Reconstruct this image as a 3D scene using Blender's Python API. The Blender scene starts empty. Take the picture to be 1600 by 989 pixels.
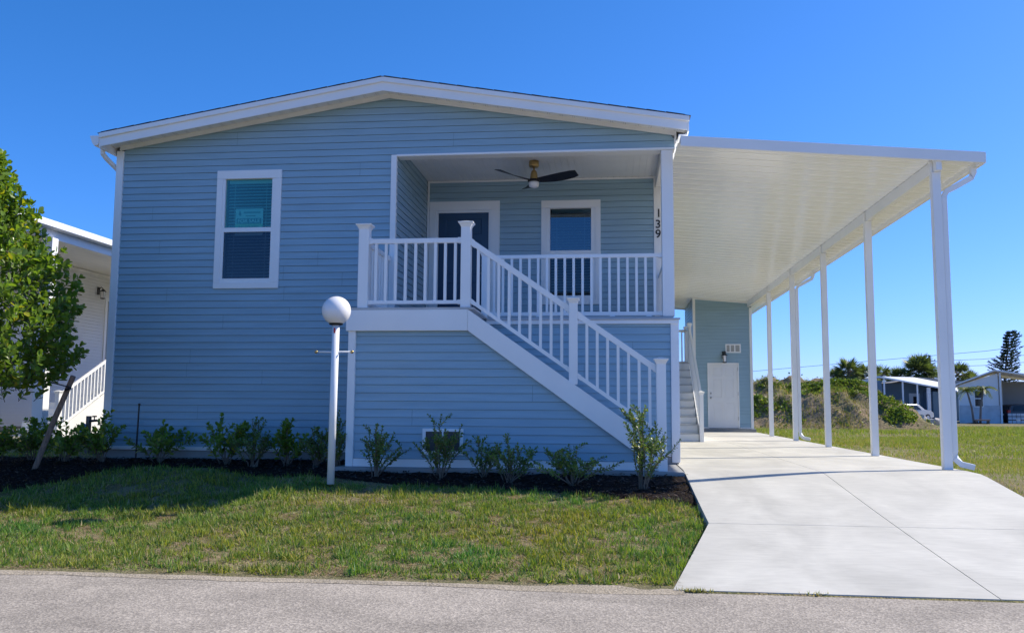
import bpy, bmesh, math, random
import numpy as np
from mathutils import Vector, Matrix

# ------------------------------------------------------------------ camera, sky, sun, exposure
sc = bpy.context.scene
COL = sc.collection
CAM_H = 0.7742
YAW, PITCH, ROLL = -0.11304, 0.10051, 0.006656
def cam_axes():
    cy, sy = math.cos(YAW), math.sin(YAW); cp, sp = math.cos(PITCH), math.sin(PITCH)
    f = Vector((sy*cp, cy*cp, sp)); r0 = Vector((cy, -sy, 0)); u0 = r0.cross(f)
    cr, sr = math.cos(ROLL), math.sin(ROLL)
    return cr*r0 + sr*u0, -sr*r0 + cr*u0, f
r_, u_, f_ = cam_axes()
cd = bpy.data.cameras.new('camera'); cam = bpy.data.objects.new('camera', cd); COL.objects.link(cam)
m = Matrix.Identity(4)
for i in range(3):
    m[i][0], m[i][1], m[i][2] = r_[i], u_[i], -f_[i]
m[0][3], m[1][3], m[2][3] = 0, 0, CAM_H
cam.matrix_world = m
cd.sensor_width = 36.0; cd.lens = 1367.83/1600*36.0; cd.clip_start = .05; cd.clip_end = 6000
sc.camera = cam

SUN_EL = math.radians(41.7); SUN_AZ = math.radians(66.0)      # azimuth clockwise from +Y
w = bpy.data.worlds.new('World'); sc.world = w; w.use_nodes = True
nt = w.node_tree; bg = nt.nodes['Background']
sky = nt.nodes.new('ShaderNodeTexSky'); sky.sky_type = 'NISHITA'; sky.sun_disc = False
sky.sun_elevation = SUN_EL; sky.sun_rotation = SUN_AZ
sky.altitude = 0; sky.air_density = .7; sky.dust_density = .5; sky.ozone_density = 6.0
# deepen the blue of the clear sky channel by channel (the photograph's sky is a saturated blue)
sep = nt.nodes.new('ShaderNodeSeparateColor'); com = nt.nodes.new('ShaderNodeCombineColor'); nt.links.new(sky.outputs[0], sep.inputs[0])
for ch, (pw, k) in enumerate(((1.38, 1.12), (.93, .90), (.96, 1.45))):
    a = nt.nodes.new('ShaderNodeMath'); a.operation = 'MULTIPLY'; a.inputs[1].default_value = .1; nt.links.new(sep.outputs[ch], a.inputs[0])
    b = nt.nodes.new('ShaderNodeMath'); b.operation = 'POWER'; b.inputs[1].default_value = pw; nt.links.new(a.outputs[0], b.inputs[0])
    c = nt.nodes.new('ShaderNodeMath'); c.operation = 'MULTIPLY'; c.inputs[1].default_value = k*10; nt.links.new(b.outputs[0], c.inputs[0])
    nt.links.new(c.outputs[0], com.inputs[ch])
nt.links.new(com.outputs[0], bg.inputs[0]); bg.inputs[1].default_value = 0.10
sl = bpy.data.lights.new('sun', 'SUN'); sl.energy = 4.1; sl.angle = math.radians(.53); sl.color = (1, .92, .77)
so = bpy.data.objects.new('sun', sl); COL.objects.link(so)
sd = Vector((math.sin(SUN_AZ)*math.cos(SUN_EL), math.cos(SUN_AZ)*math.cos(SUN_EL), math.sin(SUN_EL)))
so.rotation_euler = sd.to_track_quat('Z', 'Y').to_euler(); so.location = (20, 14, 18)
sc.view_settings.view_transform = 'Standard'; sc.view_settings.look = 'None'
sc.view_settings.exposure = 0.62; sc.view_settings.gamma = 1.0; sc.view_settings.use_curve_mapping = False
sc.cycles.use_denoising = True
sc.cycles.max_bounces = 8; sc.cycles.diffuse_bounces = 5; sc.cycles.glossy_bounces = 4
sc.cycles.transparent_max_bounces = 10; sc.cycles.transmission_bounces = 4
sc.cycles.sample_clamp_indirect = 6.0; sc.cycles.caustics_reflective = False; sc.cycles.caustics_refractive = False

# ------------------------------------------------------------------ materials
def new_mat(name):
    mt = bpy.data.materials.new(name); mt.use_nodes = True
    t = mt.node_tree; b = t.nodes['Principled BSDF']; return mt, t, b
def mat(name, col, rough=.5, var=.06, scale=3.0, bump=0.0, bscale=40., metal=0., spec=.5, col2=None, stretch=None, detail=4):
    """colour with procedural variation: two noise scales and an optional bump"""
    mt, t, b = new_mat(name); N, L = t.nodes, t.links
    tc = N.new('ShaderNodeTexCoord'); mp = N.new('ShaderNodeMapping'); L.new(tc.outputs['Object'], mp.inputs[0])
    if stretch: mp.inputs['Scale'].default_value = stretch
    n = N.new('ShaderNodeTexNoise'); n.inputs['Scale'].default_value = scale; n.inputs['Detail'].default_value = detail
    L.new(mp.outputs[0], n.inputs[0])
    mx = N.new('ShaderNodeMix'); mx.data_type = 'RGBA'
    c = np.array(col)
    c2 = np.array(col2) if col2 is not None else c*(1-var*2)
    c1 = c if col2 is not None else c*(1+var)
    mx.inputs[6].default_value = (*c2, 1); mx.inputs[7].default_value = (*np.minimum(c1, .95), 1)
    rp = N.new('ShaderNodeMapRange'); rp.inputs[1].default_value = .3; rp.inputs[2].default_value = .7
    L.new(n.outputs[0], rp.inputs[0]); L.new(rp.outputs[0], mx.inputs[0]); L.new(mx.outputs[2], b.inputs['Base Color'])
    b.inputs['Roughness'].default_value = rough; b.inputs['Metallic'].default_value = metal
    b.inputs['Specular IOR Level'].default_value = spec
    if bump:
        n2 = N.new('ShaderNodeTexNoise'); n2.inputs['Scale'].default_value = bscale; n2.inputs['Detail'].default_value = 3
        L.new(mp.outputs[0], n2.inputs[0])
        bp = N.new('ShaderNodeBump'); bp.inputs['Strength'].default_value = bump; bp.inputs['Distance'].default_value = .01
        L.new(n2.outputs[0], bp.inputs['Height']); L.new(bp.outputs[0], b.inputs['Normal'])
    return mt
def leaf_mat(name, trans=.35, rough=.35, spec=.5):
    mt, t, b = new_mat(name); N, L = t.nodes, t.links
    a = N.new('ShaderNodeAttribute'); a.attribute_name = 'Col'
    L.new(a.outputs['Color'], b.inputs['Base Color']); b.inputs['Roughness'].default_value = rough
    b.inputs['Specular IOR Level'].default_value = spec
    tr = N.new('ShaderNodeBsdfTranslucent')
    hs = N.new('ShaderNodeMix'); hs.data_type = 'RGBA'; hs.blend_type = 'MULTIPLY'; hs.inputs[0].default_value = 1
    hs.inputs[7].default_value = (1.5, 1.5, .55, 1); L.new(a.outputs['Color'], hs.inputs[6]); L.new(hs.outputs[2], tr.inputs[0])
    mx = N.new('ShaderNodeMixShader'); mx.inputs[0].default_value = trans
    L.new(b.outputs[0], mx.inputs[1]); L.new(tr.outputs[0], mx.inputs[2])
    L.new(mx.outputs[0], N['Material Output'].inputs[0]); return mt

M = {}
M['siding'] = mat('blue_siding', (.315, .465, .555), .42, .05, 1.3, .12, 60, stretch=(1, 1, 14))
M['joint'] = mat('siding_joint', (.24, .36, .43), .5)
M['trim'] = mat('white_trim', (.89, .89, .88), .38, .02, 2)
M['vinyl'] = mat('white_vinyl', (.89, .89, .88), .3, .015, 2)
M['soffit'] = mat('white_soffit', (.84, .83, .80), .4, .03, 2)
M['alum'] = mat('white_aluminium', (.88, .88, .87), .28, .02, 1.5, .03, 5)
M['ceil'] = mat('roof_pan_enamel', (.95, .95, .91), .13, .01, 1.0)
M['shingle'] = mat('grey_shingle', (.09, .088, .085), .9, .3, 8, .6, 90)
M['white_siding'] = mat('white_siding', (.78, .78, .76), .4, .03, 1)
M['navy'] = mat('navy_door_paint', (.018, .055, .115), .35, .05, 3)
M['door_white'] = mat('white_door_paint', (.78, .79, .80), .4, .02, 2)
M['dark'] = mat('dark_interior', (.03, .035, .04), .8)
M['black'] = mat('black_metal', (.012, .012, .013), .4)
M['blade'] = mat('fan_blade_black', (.012, .012, .016), .45)
M['brass'] = mat('brushed_brass', (.55, .38, .16), .3, .05, 8, metal=.85)
M['steel'] = mat('satin_nickel', (.5, .5, .5), .3, metal=.9)
M['globe'] = mat('opal_globe', (.86, .84, .83), .25, .01)
M['stake'] = mat('weathered_stake_wood', (.30, .20, .145), .8, .2, 6, .4, 30, stretch=(6, 6, 1))
M['stake2'] = mat('fresh_stake_wood', (.50, .27, .12), .8, .15, 6, .3, 30)
M['strap'] = mat('black_strap', (.02, .02, .02), .6)
M['bark'] = mat('tree_bark', (.17, .14, .11), .85, .25, 9, .6, 50)
M['stem'] = mat('shrub_stem', (.20, .16, .12), .8, .2, 9)
M['deck'] = mat('deck_board', (.52, .53, .54), .6, .08, 2)
M['blind'] = mat('white_blind_slat', (.62, .64, .62), .5, .02)
M['sign'] = mat('sign_card', (.55, .68, .68), .5, .02)
M['sign_teal'] = mat('sign_teal', (.03, .22, .26), .5, .02)
M['sign_white'] = mat('sign_white', (.75, .80, .80), .5, .02)
M['sign_green'] = mat('sign_green', (.40, .60, .35), .5, .02)
M['blue_plastic'] = mat('blue_plastic', (.06, .22, .50), .4)
M['tyre'] = mat('rubber', (.02, .02, .02), .8)
M['car_white'] = mat('car_paint_silver', (.62, .63, .64), .25, .01)
M['car_dark'] = mat('car_paint_dark', (.03, .04, .06), .25, .01)
M['car_glass'] = mat('car_glass', (.015, .02, .025), .08)
M['red'] = mat('tail_lamp_red', (.45, .02, .02), .25)
M['far_blue'] = mat('far_house_blue', (.14, .22, .29), .6, .05, .5)
M['far_white'] = mat('far_house_white', (.76, .78, .80), .6, .03, .5)
M['far_grey'] = mat('far_house_grey', (.33, .35, .37), .6, .05, .5)
M['block'] = mat('grey_block_skirt', (.52, .56, .60), .8, .08, 2)
M['far_roof'] = mat('far_shingle', (.28, .27, .26), .9, .1, 2)
M['pole'] = mat('grey_pole_wood', (.16, .15, .14), .9, .15, 2)
M['rock'] = mat('concrete_rubble', (.50, .46, .42), .9, .2, 2, .6, 8)
M['vent_grey'] = mat('vent_grey', (.42, .42, .40), .6)
M['mesh_dark'] = mat('vent_screen', (.10, .10, .10), .6)
M['leaf'] = leaf_mat('clusia_leaf', .42, .34, .5)
M['leaf_small'] = leaf_mat('cocoplum_leaf', .28, .35, .5)
M['blade_grass'] = leaf_mat('grass_blade', .35, .5, .3)
M['weed'] = leaf_mat('weed_leaf', .3, .5, .3)
M['palm'] = leaf_mat('palm_leaf', .25, .45, .4)
M['needle'] = leaf_mat('pine_needle', .1, .6, .2)

def glass_mat(name, tint, ior=1.75, rough=.02, refl=(.75, .9, 1)):
    mt, t, b = new_mat(name); N, L = t.nodes, t.links
    tr = N.new('ShaderNodeBsdfTransparent'); tr.inputs[0].default_value = (*tint, 1)
    gl = N.new('ShaderNodeBsdfGlossy'); gl.inputs['Roughness'].default_value = rough; gl.inputs[0].default_value = (*refl, 1)
    fr = N.new('ShaderNodeFresnel'); fr.inputs[0].default_value = ior
    nz = N.new('ShaderNodeTexNoise'); nz.inputs['Scale'].default_value = 1.2
    tc = N.new('ShaderNodeTexCoord'); L.new(tc.outputs['Object'], nz.inputs[0])
    bp = N.new('ShaderNodeBump'); bp.inputs['Strength'].default_value = .06; bp.inputs['Distance'].default_value = .02
    L.new(nz.outputs[0], bp.inputs['Height']); L.new(bp.outputs[0], gl.inputs['Normal'])
    mx = N.new('ShaderNodeMixShader'); L.new(fr.outputs[0], mx.inputs[0]); L.new(tr.outputs[0], mx.inputs[1]); L.new(gl.outputs[0], mx.inputs[2])
    L.new(mx.outputs[0], N['Material Output'].inputs[0]); return mt
M['glass_teal'] = glass_mat('tinted_window_glass', (.34, .72, .70), 1.9, refl=(.5, .95, .80))
M['glass_dark'] = glass_mat('screened_window_glass', (.36, .46, .49), 1.6)
M['glass_blue'] = glass_mat('porch_window_glass', (.35, .55, .62), 2.2)

def concrete_mat(name, col, joint=False):
    mt, t, b = new_mat(name); N, L = t.nodes, t.links
    tc = N.new('ShaderNodeTexCoord')
    def noise(s, d=4, dist=0., st=None):
        mp = N.new('ShaderNodeMapping'); L.new(tc.outputs['Object'], mp.inputs[0])
        if st: mp.inputs['Scale'].default_value = st
        n = N.new('ShaderNodeTexNoise'); n.inputs['Scale'].default_value = s; n.inputs['Detail'].default_value = d
        n.inputs['Distortion'].default_value = dist; L.new(mp.outputs[0], n.inputs[0]); return n
    a = noise(.9, 6, 1.6, (1, .55, 1)); c = noise(5, 5, 2.5, (.5, 1.6, 1)); e = noise(240, 2)
    def ramp(n, lo, hi, v0, v1):
        r = N.new('ShaderNodeMapRange'); r.inputs[1].default_value = lo; r.inputs[2].default_value = hi
        r.inputs[3].default_value = v0; r.inputs[4].default_value = v1; L.new(n.outputs[0], r.inputs[0]); return r
    m1 = N.new('ShaderNodeMath'); m1.operation = 'MULTIPLY'; L.new(ramp(a, .35, .65, .84, 1.05).outputs[0], m1.inputs[0]); L.new(ramp(c, .3, .7, .93, 1.03).outputs[0], m1.inputs[1])
    m2 = N.new('ShaderNodeMath'); m2.operation = 'MULTIPLY'; L.new(m1.outputs[0], m2.inputs[0]); L.new(ramp(e, .3, .7, .97, 1.03).outputs[0], m2.inputs[1])
    vo = N.new('ShaderNodeTexVoronoi'); vo.inputs['Scale'].default_value = 1.7; L.new(tc.outputs['Object'], vo.inputs[0])
    sp = N.new('ShaderNodeMapRange'); sp.inputs[1].default_value = .012; sp.inputs[2].default_value = .03; sp.inputs[3].default_value = .55; sp.inputs[4].default_value = 1.0; L.new(vo.outputs['Distance'], sp.inputs[0])
    wv = noise(1.6, 3, 5.0, (.35, 2.2, 1)); wr = ramp(wv, .49, .51, .975, 1.0)
    m3 = N.new('ShaderNodeMath'); m3.operation = 'MULTIPLY'; L.new(m2.outputs[0], m3.inputs[0]); L.new(sp.outputs[0], m3.inputs[1])
    m4 = N.new('ShaderNodeMath'); m4.operation = 'MULTIPLY'; L.new(m3.outputs[0], m4.inputs[0]); L.new(wr.outputs[0], m4.inputs[1])
    v = N.new('ShaderNodeVectorMath'); v.operation = 'SCALE'; v.inputs[0].default_value = col; L.new(m4.outputs[0], v.inputs['Scale'])
    L.new(v.outputs[0], b.inputs['Base Color']); b.inputs['Roughness'].default_value = .75; b.inputs['Specular IOR Level'].default_value = .25
    bp = N.new('ShaderNodeBump'); bp.inputs['Strength'].default_value = .15; bp.inputs['Distance'].default_value = .004
    L.new(e.outputs[0], bp.inputs['Height']); L.new(bp.outputs[0], b.inputs['Normal'])
    return mt
M['concrete'] = concrete_mat('broom_concrete', (.58, .56, .50))
M['footing'] = concrete_mat('footing_concrete', (.36, .36, .35))

def road_mat():
    mt, t, b = new_mat('worn_asphalt'); N, L = t.nodes, t.links
    tc = N.new('ShaderNodeTexCoord')
    def tex(kind, s, **k):
        n = N.new(kind); n.inputs['Scale'].default_value = s; L.new(tc.outputs['Object'], n.inputs[0])
        for a, b_ in k.items(): n.inputs[a].default_value = b_
        return n
    vo = tex('ShaderNodeTexVoronoi', 85); sm = tex('ShaderNodeTexNoise', 160, Detail=3); bigg = tex('ShaderNodeTexNoise', .9, Detail=8, Distortion=1.5)
    cr = N.new('ShaderNodeValToRGB'); e = cr.color_ramp.elements
    e[0].position = .0; e[0].color = (.17, .15, .135, 1); e[1].position = 1; e[1].color = (.66, .58, .49, 1)
    q = cr.color_ramp.elements.new(.45); q.color = (.33, .29, .245, 1); q = cr.color_ramp.elements.new(.7); q.color = (.43, .38, .32, 1)
    sp = N.new('ShaderNodeSeparateColor'); L.new(vo.outputs['Color'], sp.inputs[0])
    ad = N.new('ShaderNodeMath'); ad.operation = 'MULTIPLY_ADD'; ad.inputs[1].default_value = .6; L.new(sp.outputs[0], ad.inputs[0])
    mr = N.new('ShaderNodeMath'); mr.operation = 'MULTIPLY'; mr.inputs[1].default_value = .4; L.new(sm.outputs[0], mr.inputs[0]); L.new(mr.outputs[0], ad.inputs[2])
    L.new(ad.outputs[0], cr.inputs[0])
    mx = N.new('ShaderNodeMix'); mx.data_type = 'RGBA'; mx.blend_type = 'MULTIPLY'; mx.inputs[0].default_value = 1
    r2 = N.new('ShaderNodeMapRange'); r2.inputs[1].default_value = .3; r2.inputs[2].default_value = .7; r2.inputs[3].default_value = .78; r2.inputs[4].default_value = 1.12
    L.new(bigg.outputs[0], r2.inputs[0]); L.new(cr.outputs[0], mx.inputs[6]); L.new(r2.outputs[0], mx.inputs[7]); L.new(mx.outputs[2], b.inputs['Base Color'])
    bp = N.new('ShaderNodeBump'); bp.inputs['Strength'].default_value = .5; bp.inputs['Distance'].default_value = .004
    L.new(vo.outputs['Distance'], bp.inputs['Height']); L.new(bp.outputs[0], b.inputs['Normal']); b.inputs['Roughness'].default_value = .85
    b.inputs['Specular IOR Level'].default_value = .25
    return mt
M['road'] = road_mat()

def ground_mat(name, c1, c2, c3, s1=2.2, s2=30, bump=.6, lo=.38, hi=.62):
    mt, t, b = new_mat(name); N, L = t.nodes, t.links
    tc = N.new('ShaderNodeTexCoord')
    n1 = N.new('ShaderNodeTexNoise'); n1.inputs['Scale'].default_value = s1; n1.inputs['Detail'].default_value = 8; n1.inputs['Roughness'].default_value = .65
    n2 = N.new('ShaderNodeTexNoise'); n2.inputs['Scale'].default_value = s2; n2.inputs['Detail'].default_value = 5
    n3 = N.new('ShaderNodeTexNoise'); n3.inputs['Scale'].default_value = s1*.23; n3.inputs['Detail'].default_value = 4
    for n in (n1, n2, n3): L.new(tc.outputs['Object'], n.inputs[0])
    ma = N.new('ShaderNodeMapRange'); ma.inputs[1].default_value = lo; ma.inputs[2].default_value = hi; L.new(n1.outputs[0], ma.inputs[0])
    x = N.new('ShaderNodeMix'); x.data_type = 'RGBA'; x.inputs[6].default_value = (*c1, 1); x.inputs[7].default_value = (*c2, 1); L.new(ma.outputs[0], x.inputs[0])
    mb = N.new('ShaderNodeMapRange'); mb.inputs[1].default_value = .5; mb.inputs[2].default_value = .72; L.new(n3.outputs[0], mb.inputs[0])
    y = N.new('ShaderNodeMix'); y.data_type = 'RGBA'; L.new(x.outputs[2], y.inputs[6]); y.inputs[7].default_value = (*c3, 1); L.new(mb.outputs[0], y.inputs[0])
    z = N.new('ShaderNodeMix'); z.data_type = 'RGBA'; z.blend_type = 'MULTIPLY'; z.inputs[0].default_value = 1
    mc = N.new('ShaderNodeMapRange'); mc.inputs[1].default_value = .3; mc.inputs[2].default_value = .7; mc.inputs[3].default_value = .55; mc.inputs[4].default_value = 1.35
    L.new(n2.outputs[0], mc.inputs[0]); L.new(y.outputs[2], z.inputs[6]); L.new(mc.outputs[0], z.inputs[7]); L.new(z.outputs[2], b.inputs['Base Color'])
    bp = N.new('ShaderNodeBump'); bp.inputs['Strength'].default_value = bump; bp.inputs['Distance'].default_value = .03
    L.new(n2.outputs[0], bp.inputs['Height']); L.new(bp.outputs[0], b.inputs['Normal']); b.inputs['Roughness'].default_value = .95
    b.inputs['Specular IOR Level'].default_value = .1
    return mt
M['soil'] = ground_mat('lawn_soil', (.17, .165, .07), (.27, .215, .13), (.21, .19, .09), 4.5, 60)
M['mulch'] = ground_mat('black_mulch', (.018, .013, .012), (.035, .024, .02), (.022, .016, .014), 12, 90, 1.0)
M['sand'] = ground_mat('sandy_verge', (.42, .36, .28), (.34, .29, .22), (.38, .32, .25), 4, 70, .4)
M['dirt'] = ground_mat('mound_dirt', (.27, .20, .13), (.15, .14, .065), (.36, .27, .18), 1.1, 14, 1.0)

# ------------------------------------------------------------------ helpers
def root_of(p):
    while p.parent: p = p.parent
    return p
class MB:
    def __init__(s): s.v = []; s.f = []; s.m = []
    def add(s, vs, fs, mi=0):
        n = len(s.v); s.v += [tuple(a) for a in vs]; s.f += [tuple(n+i for i in f) for f in fs]; s.m += [mi]*len(fs)
    def quad(s, a, b, c, d, mi=0): s.add([a, b, c, d], [(0, 1, 2, 3)], mi)
    def box(s, x0, x1, y0, y1, z0, z1, mi=0):
        s.add([(x0, y0, z0), (x1, y0, z0), (x1, y1, z0), (x0, y1, z0), (x0, y0, z1), (x1, y0, z1), (x1, y1, z1), (x0, y1, z1)],
              [(3, 2, 1, 0), (4, 5, 6, 7), (0, 1, 5, 4), (1, 2, 6, 5), (2, 3, 7, 6), (3, 0, 4, 7)], mi)
    def prism(s, pts, axis, a0, a1, mi=0):
        """2D polygon extruded along axis (0 x: pts are y,z; 1 y: pts are x,z; 2 z: pts are x,y)"""
        def P(p, a):
            return (a, p[0], p[1]) if axis == 0 else (p[0], a, p[1]) if axis == 1 else (p[0], p[1], a)
        n = len(pts); vs = [P(p, a0) for p in pts]+[P(p, a1) for p in pts]
        fs = [tuple(range(n))[::-1], tuple(range(n, 2*n))]+[(i, (i+1) % n, n+(i+1) % n, n+i) for i in range(n)]
        s.add(vs, fs, mi)
    def tube(s, pts, r, n=8, mi=0, sq=False):
        pts = [Vector(p) for p in pts]; rs = r if isinstance(r, (list, tuple)) else [r]*len(pts)
        rings = []; up = Vector((0, 0, 1))
        for i, p in enumerate(pts):
            t = (pts[min(i+1, len(pts)-1)]-pts[max(i-1, 0)]).normalized()
            a = t.cross(up if abs(t.z) < .95 else Vector((0, 1, 0))).normalized(); b = t.cross(a)
            rings.append([p+(a*math.cos(k*2*math.pi/n+(math.pi/4 if sq else 0))+b*math.sin(k*2*math.pi/n+(math.pi/4 if sq else 0)))*rs[i]*(1.414 if sq else 1) for k in range(n)])
        vs = [q for ring in rings for q in ring]
        fs = [(i*n+k, i*n+(k+1) % n, (i+1)*n+(k+1) % n, (i+1)*n+k) for i in range(len(pts)-1) for k in range(n)]
        fs += [tuple(range(n))[::-1], tuple(range((len(pts)-1)*n, len(pts)*n))]
        s.add(vs, fs, mi)
    def lathe(s, prof, c, n=24, mi=0):
        vs = [(c[0]+r*math.cos(2*math.pi*k/n), c[1]+r*math.sin(2*math.pi*k/n), c[2]+z) for r, z in prof for k in range(n)]
        fs = [(i*n+k, i*n+(k+1) % n, (i+1)*n+(k+1) % n, (i+1)*n+k) for i in range(len(prof)-1) for k in range(n)]
        fs += [tuple(range(n))[::-1], tuple(range((len(prof)-1)*n, len(prof)*n))]
        s.add(vs, fs, mi)
    def build(s, name, mats, parent=None, bevel=0, smooth=False, world=True, label=None):
        me = bpy.data.meshes.new(name)
        off = root_of(parent).location if (parent is not None and world) else Vector((0, 0, 0))
        me.from_pydata([(a[0]-off[0], a[1]-off[1], a[2]-off[2]) for a in s.v], [], s.f)
        for q in (mats if isinstance(mats, (list, tuple)) else [mats]): me.materials.append(M[q])
        me.polygons.foreach_set('material_index', s.m)
        bm = bmesh.new(); bm.from_mesh(me)
        bmesh.ops.recalc_face_normals(bm, faces=bm.faces)
        if bevel:
            ed = [e for e in bm.edges if len(e.link_faces) == 2 and e.calc_face_angle(0) > .6]
            bmesh.ops.bevel(bm, geom=ed, offset=bevel, segments=2, affect='EDGES', clamp_overlap=True)
        bm.to_mesh(me); bm.free()
        if smooth: me.shade_smooth() if hasattr(me, 'shade_smooth') else me.polygons.foreach_set('use_smooth', [True]*len(me.polygons))
        me.update()
        o = bpy.data.objects.new(name, me); COL.objects.link(o)
        if parent is not None: o.parent = parent
        if label: o['label'] = label
        return o
def empty(name, loc=(0, 0, 0), rz=0):
    o = bpy.data.objects.new(name, None); COL.objects.link(o); o.location = loc; o.rotation_euler = (0, 0, rz); o.empty_display_size = .2
    return o
def tag(o, label, cat, group=None, kind=None):
    o['label'] = label; o['category'] = cat
    if group: o['group'] = group
    if kind: o['kind'] = kind
    return o
def struct(o, label, cat='ground'): return tag(o, label, cat, kind='structure')
def copy_tree(o, parent=None):
    c = o.copy(); COL.objects.link(c)
    if parent is not None: c.parent = parent
    for ch in list(o.children): copy_tree(ch, c)
    return c

# value noise for scattering
_rng = np.random.default_rng(7); _tab = _rng.random((256, 256))
def vnoise(x, y, s=1.0, oct=3):
    x = np.asarray(x, float)*s+1000; y = np.asarray(y, float)*s+1000; r = 0; a = 1; tot = 0
    for _ in range(oct):
        xi = np.floor(x).astype(int); yi = np.floor(y).astype(int); fx = x-xi; fy = y-yi
        fx = fx*fx*(3-2*fx); fy = fy*fy*(3-2*fy)
        g = lambda i, j: _tab[(xi+i) % 256, (yi+j) % 256]
        r = r+a*((g(0, 0)*(1-fx)+g(1, 0)*fx)*(1-fy)+(g(0, 1)*(1-fx)+g(1, 1)*fx)*fy); tot += a
        a *= .5; x = x*2.03+17.3; y = y*2.03+9.1
    return r/tot

Y_TOP, Y_ROAD, DROP = 10.9, 6.15, .455
def base(x, y):
    """graded surface: flat by the house, falling to the road"""
    y = np.asarray(y, float); x = np.asarray(x, float)
    t = np.clip((Y_TOP-y)/(Y_TOP-Y_ROAD), 0, 1); t2 = t+.035*np.sin(t*math.pi)
    z = -DROP*t2
    far = np.clip((y-30)/50, 0, 1)
    zl = np.interp(y, [6.15, 8.3, 9.2, 10.2, 11.3, 11.8], [-DROP, -.455, -.37, -.20, -.035, 0.])
    k = np.clip((-3.55-x)/1.0, 0, 1); k = k*k*(3-2*k)
    return z*(1-k)+zl*k-.5*far
def lawn_z(x, y):
    x = np.asarray(x, float); y = np.asarray(y, float)
    return base(x, y)-.006-.044*np.clip((y-6.3)/1.2, 0, 1)+.03*np.clip((y-6.1)/.6, .1, 1)*(vnoise(x, y, .9, 2)-.5)+.010*(vnoise(x, y, 5, 2)-.5)

# ------------------------------------------------------------------ ground, road, driveway
def grid_mesh(name, xs, ys, zf, mt, smooth=True):
    X, Yg = np.meshgrid(xs, ys); Z = zf(X, Yg); n, mm = X.shape
    vs = np.stack([X.ravel(), Yg.ravel(), Z.ravel()], 1)
    idx = np.arange(n*mm).reshape(n, mm)
    fs = np.stack([idx[:-1, :-1].ravel(), idx[:-1, 1:].ravel(), idx[1:, 1:].ravel(), idx[1:, :-1].ravel()], 1)
    me = bpy.data.meshes.new(name); me.from_pydata(vs.tolist(), [], fs.tolist()); me.materials.append(M[mt])
    if smooth: me.polygons.foreach_set('use_smooth', [True]*len(me.polygons))
    me.update(); o = bpy.data.objects.new(name, me); COL.objects.link(o); return o
def bed_edge(x):
    """front edge (Y) of the mulch bed at a given x"""
    x = np.asarray(x, float)
    e = np.interp(x, [-14, -9.2, -7.6, -7.2, -6.85, -6.6, -6.2, -5.4, -5.1, -4.8, -4.4, -3.9, -3.3, -2.4, -.5, .3, .87], [10.2, 9.6, 9.6, 9.85, 10.3, 11.0, 11.3, 11.25, 11.15, 10.95, 10.7, 10.5, 10.25, 9.95, 9.6, 9.35, 9.15])
    return e+.10*(vnoise(x, x*0, 3.0, 2)-.5)
def bed_back(x):
    x = np.asarray(x, float)
    return np.where(x < -7.28, 11.9+.2*(vnoise(x, x*0+5, 2., 2)-.5), np.where(x < -3.45, 12.0, 10.7))
def lawn_surface(X, Yg):
    z = lawn_z(X, Yg)
    z = np.where(Yg < Y_ROAD-.06, np.minimum(z, -.62), z)
    ins = (X > .87-.01) & (X < 4.35) & (Yg > 6.2) & (Yg < 30)
    hs = (X > -7.2) & (X < .95) & (Yg > 12.1) & (Yg < 30)
    return np.where(ins | hs, z-.08, z)
xs = np.concatenate([np.linspace(-1500, -60, 14), np.linspace(-50, -12.5, 24), np.arange(-12, 14, .13), np.linspace(14.4, 60, 60), np.linspace(80, 1500, 14)])
ys = np.concatenate([np.linspace(-1200, -20, 8), np.linspace(-12, 6.0, 12), np.arange(6.13, 13, .13), np.linspace(13.3, 45, 70), np.linspace(48, 140, 40), np.linspace(180, 2500, 14)])
g = grid_mesh('lawn', xs, ys, lawn_surface, 'soil'); struct(g, 'patchy lawn ground running around the houses to the horizon', 'lawn')

# road
def road_edge(x): return 6.13+.03*(vnoise(x, np.asarray(x)*0+3, 2.5, 3)-.5)
xr = np.concatenate([np.linspace(-300, -12, 20), np.arange(-11.8, 12, .1), np.linspace(13, 300, 20)])
n = len(xr); vs = []; fs = []
rows = [0, .25, 1.2, 2.4, 4.5, 6.5]
for r in rows:
    for x in xr: vs.append((x, (float(road_edge(x)) if r == 0 else 6.13-r*1.9), -.464-.006*(r == 0)+.010*math.sin(r*.5)))
for i in range(len(rows)-1):
    for k in range(n-1): fs.append((i*n+k, i*n+k+1, (i+1)*n+k+1, (i+1)*n+k))
me = bpy.data.meshes.new('road'); me.from_pydata(vs, [], fs); me.materials.append(M['road']); o = bpy.data.objects.new('road', me); COL.objects.link(o)
struct(o, 'worn pale grey asphalt street in the foreground', 'road')
# sandy verge between the grass and the asphalt
def verge():
    mb = MB(); xx = np.arange(-12, .5, .08); prev = None
    for x in xx:
        wd = .02+.07*float(vnoise(x, 1.7, 1.3, 3))+(.16*max(0, 1-abs(x+.0)/.5))
        y0 = 6.10-.09*float(vnoise(x, 9.7, 3., 3))-(.10*max(0, 1-abs(x+.1)/.7)); y1 = 6.14+wd
        z0 = -.4665; z1 = float(lawn_z(x, y1))-.004
        cur = ((x, y0, z0), (x, 6.13, -.458), (x, y1, z1))
        if prev:
            mb.quad(prev[0], cur[0], cur[1], prev[1]); mb.quad(prev[1], cur[1], cur[2], prev[2])
        prev = cur
    o = mb.build('sand_verge', 'sand'); struct(o, 'thin sandy edge where the grass meets the street', 'verge')
verge()

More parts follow.
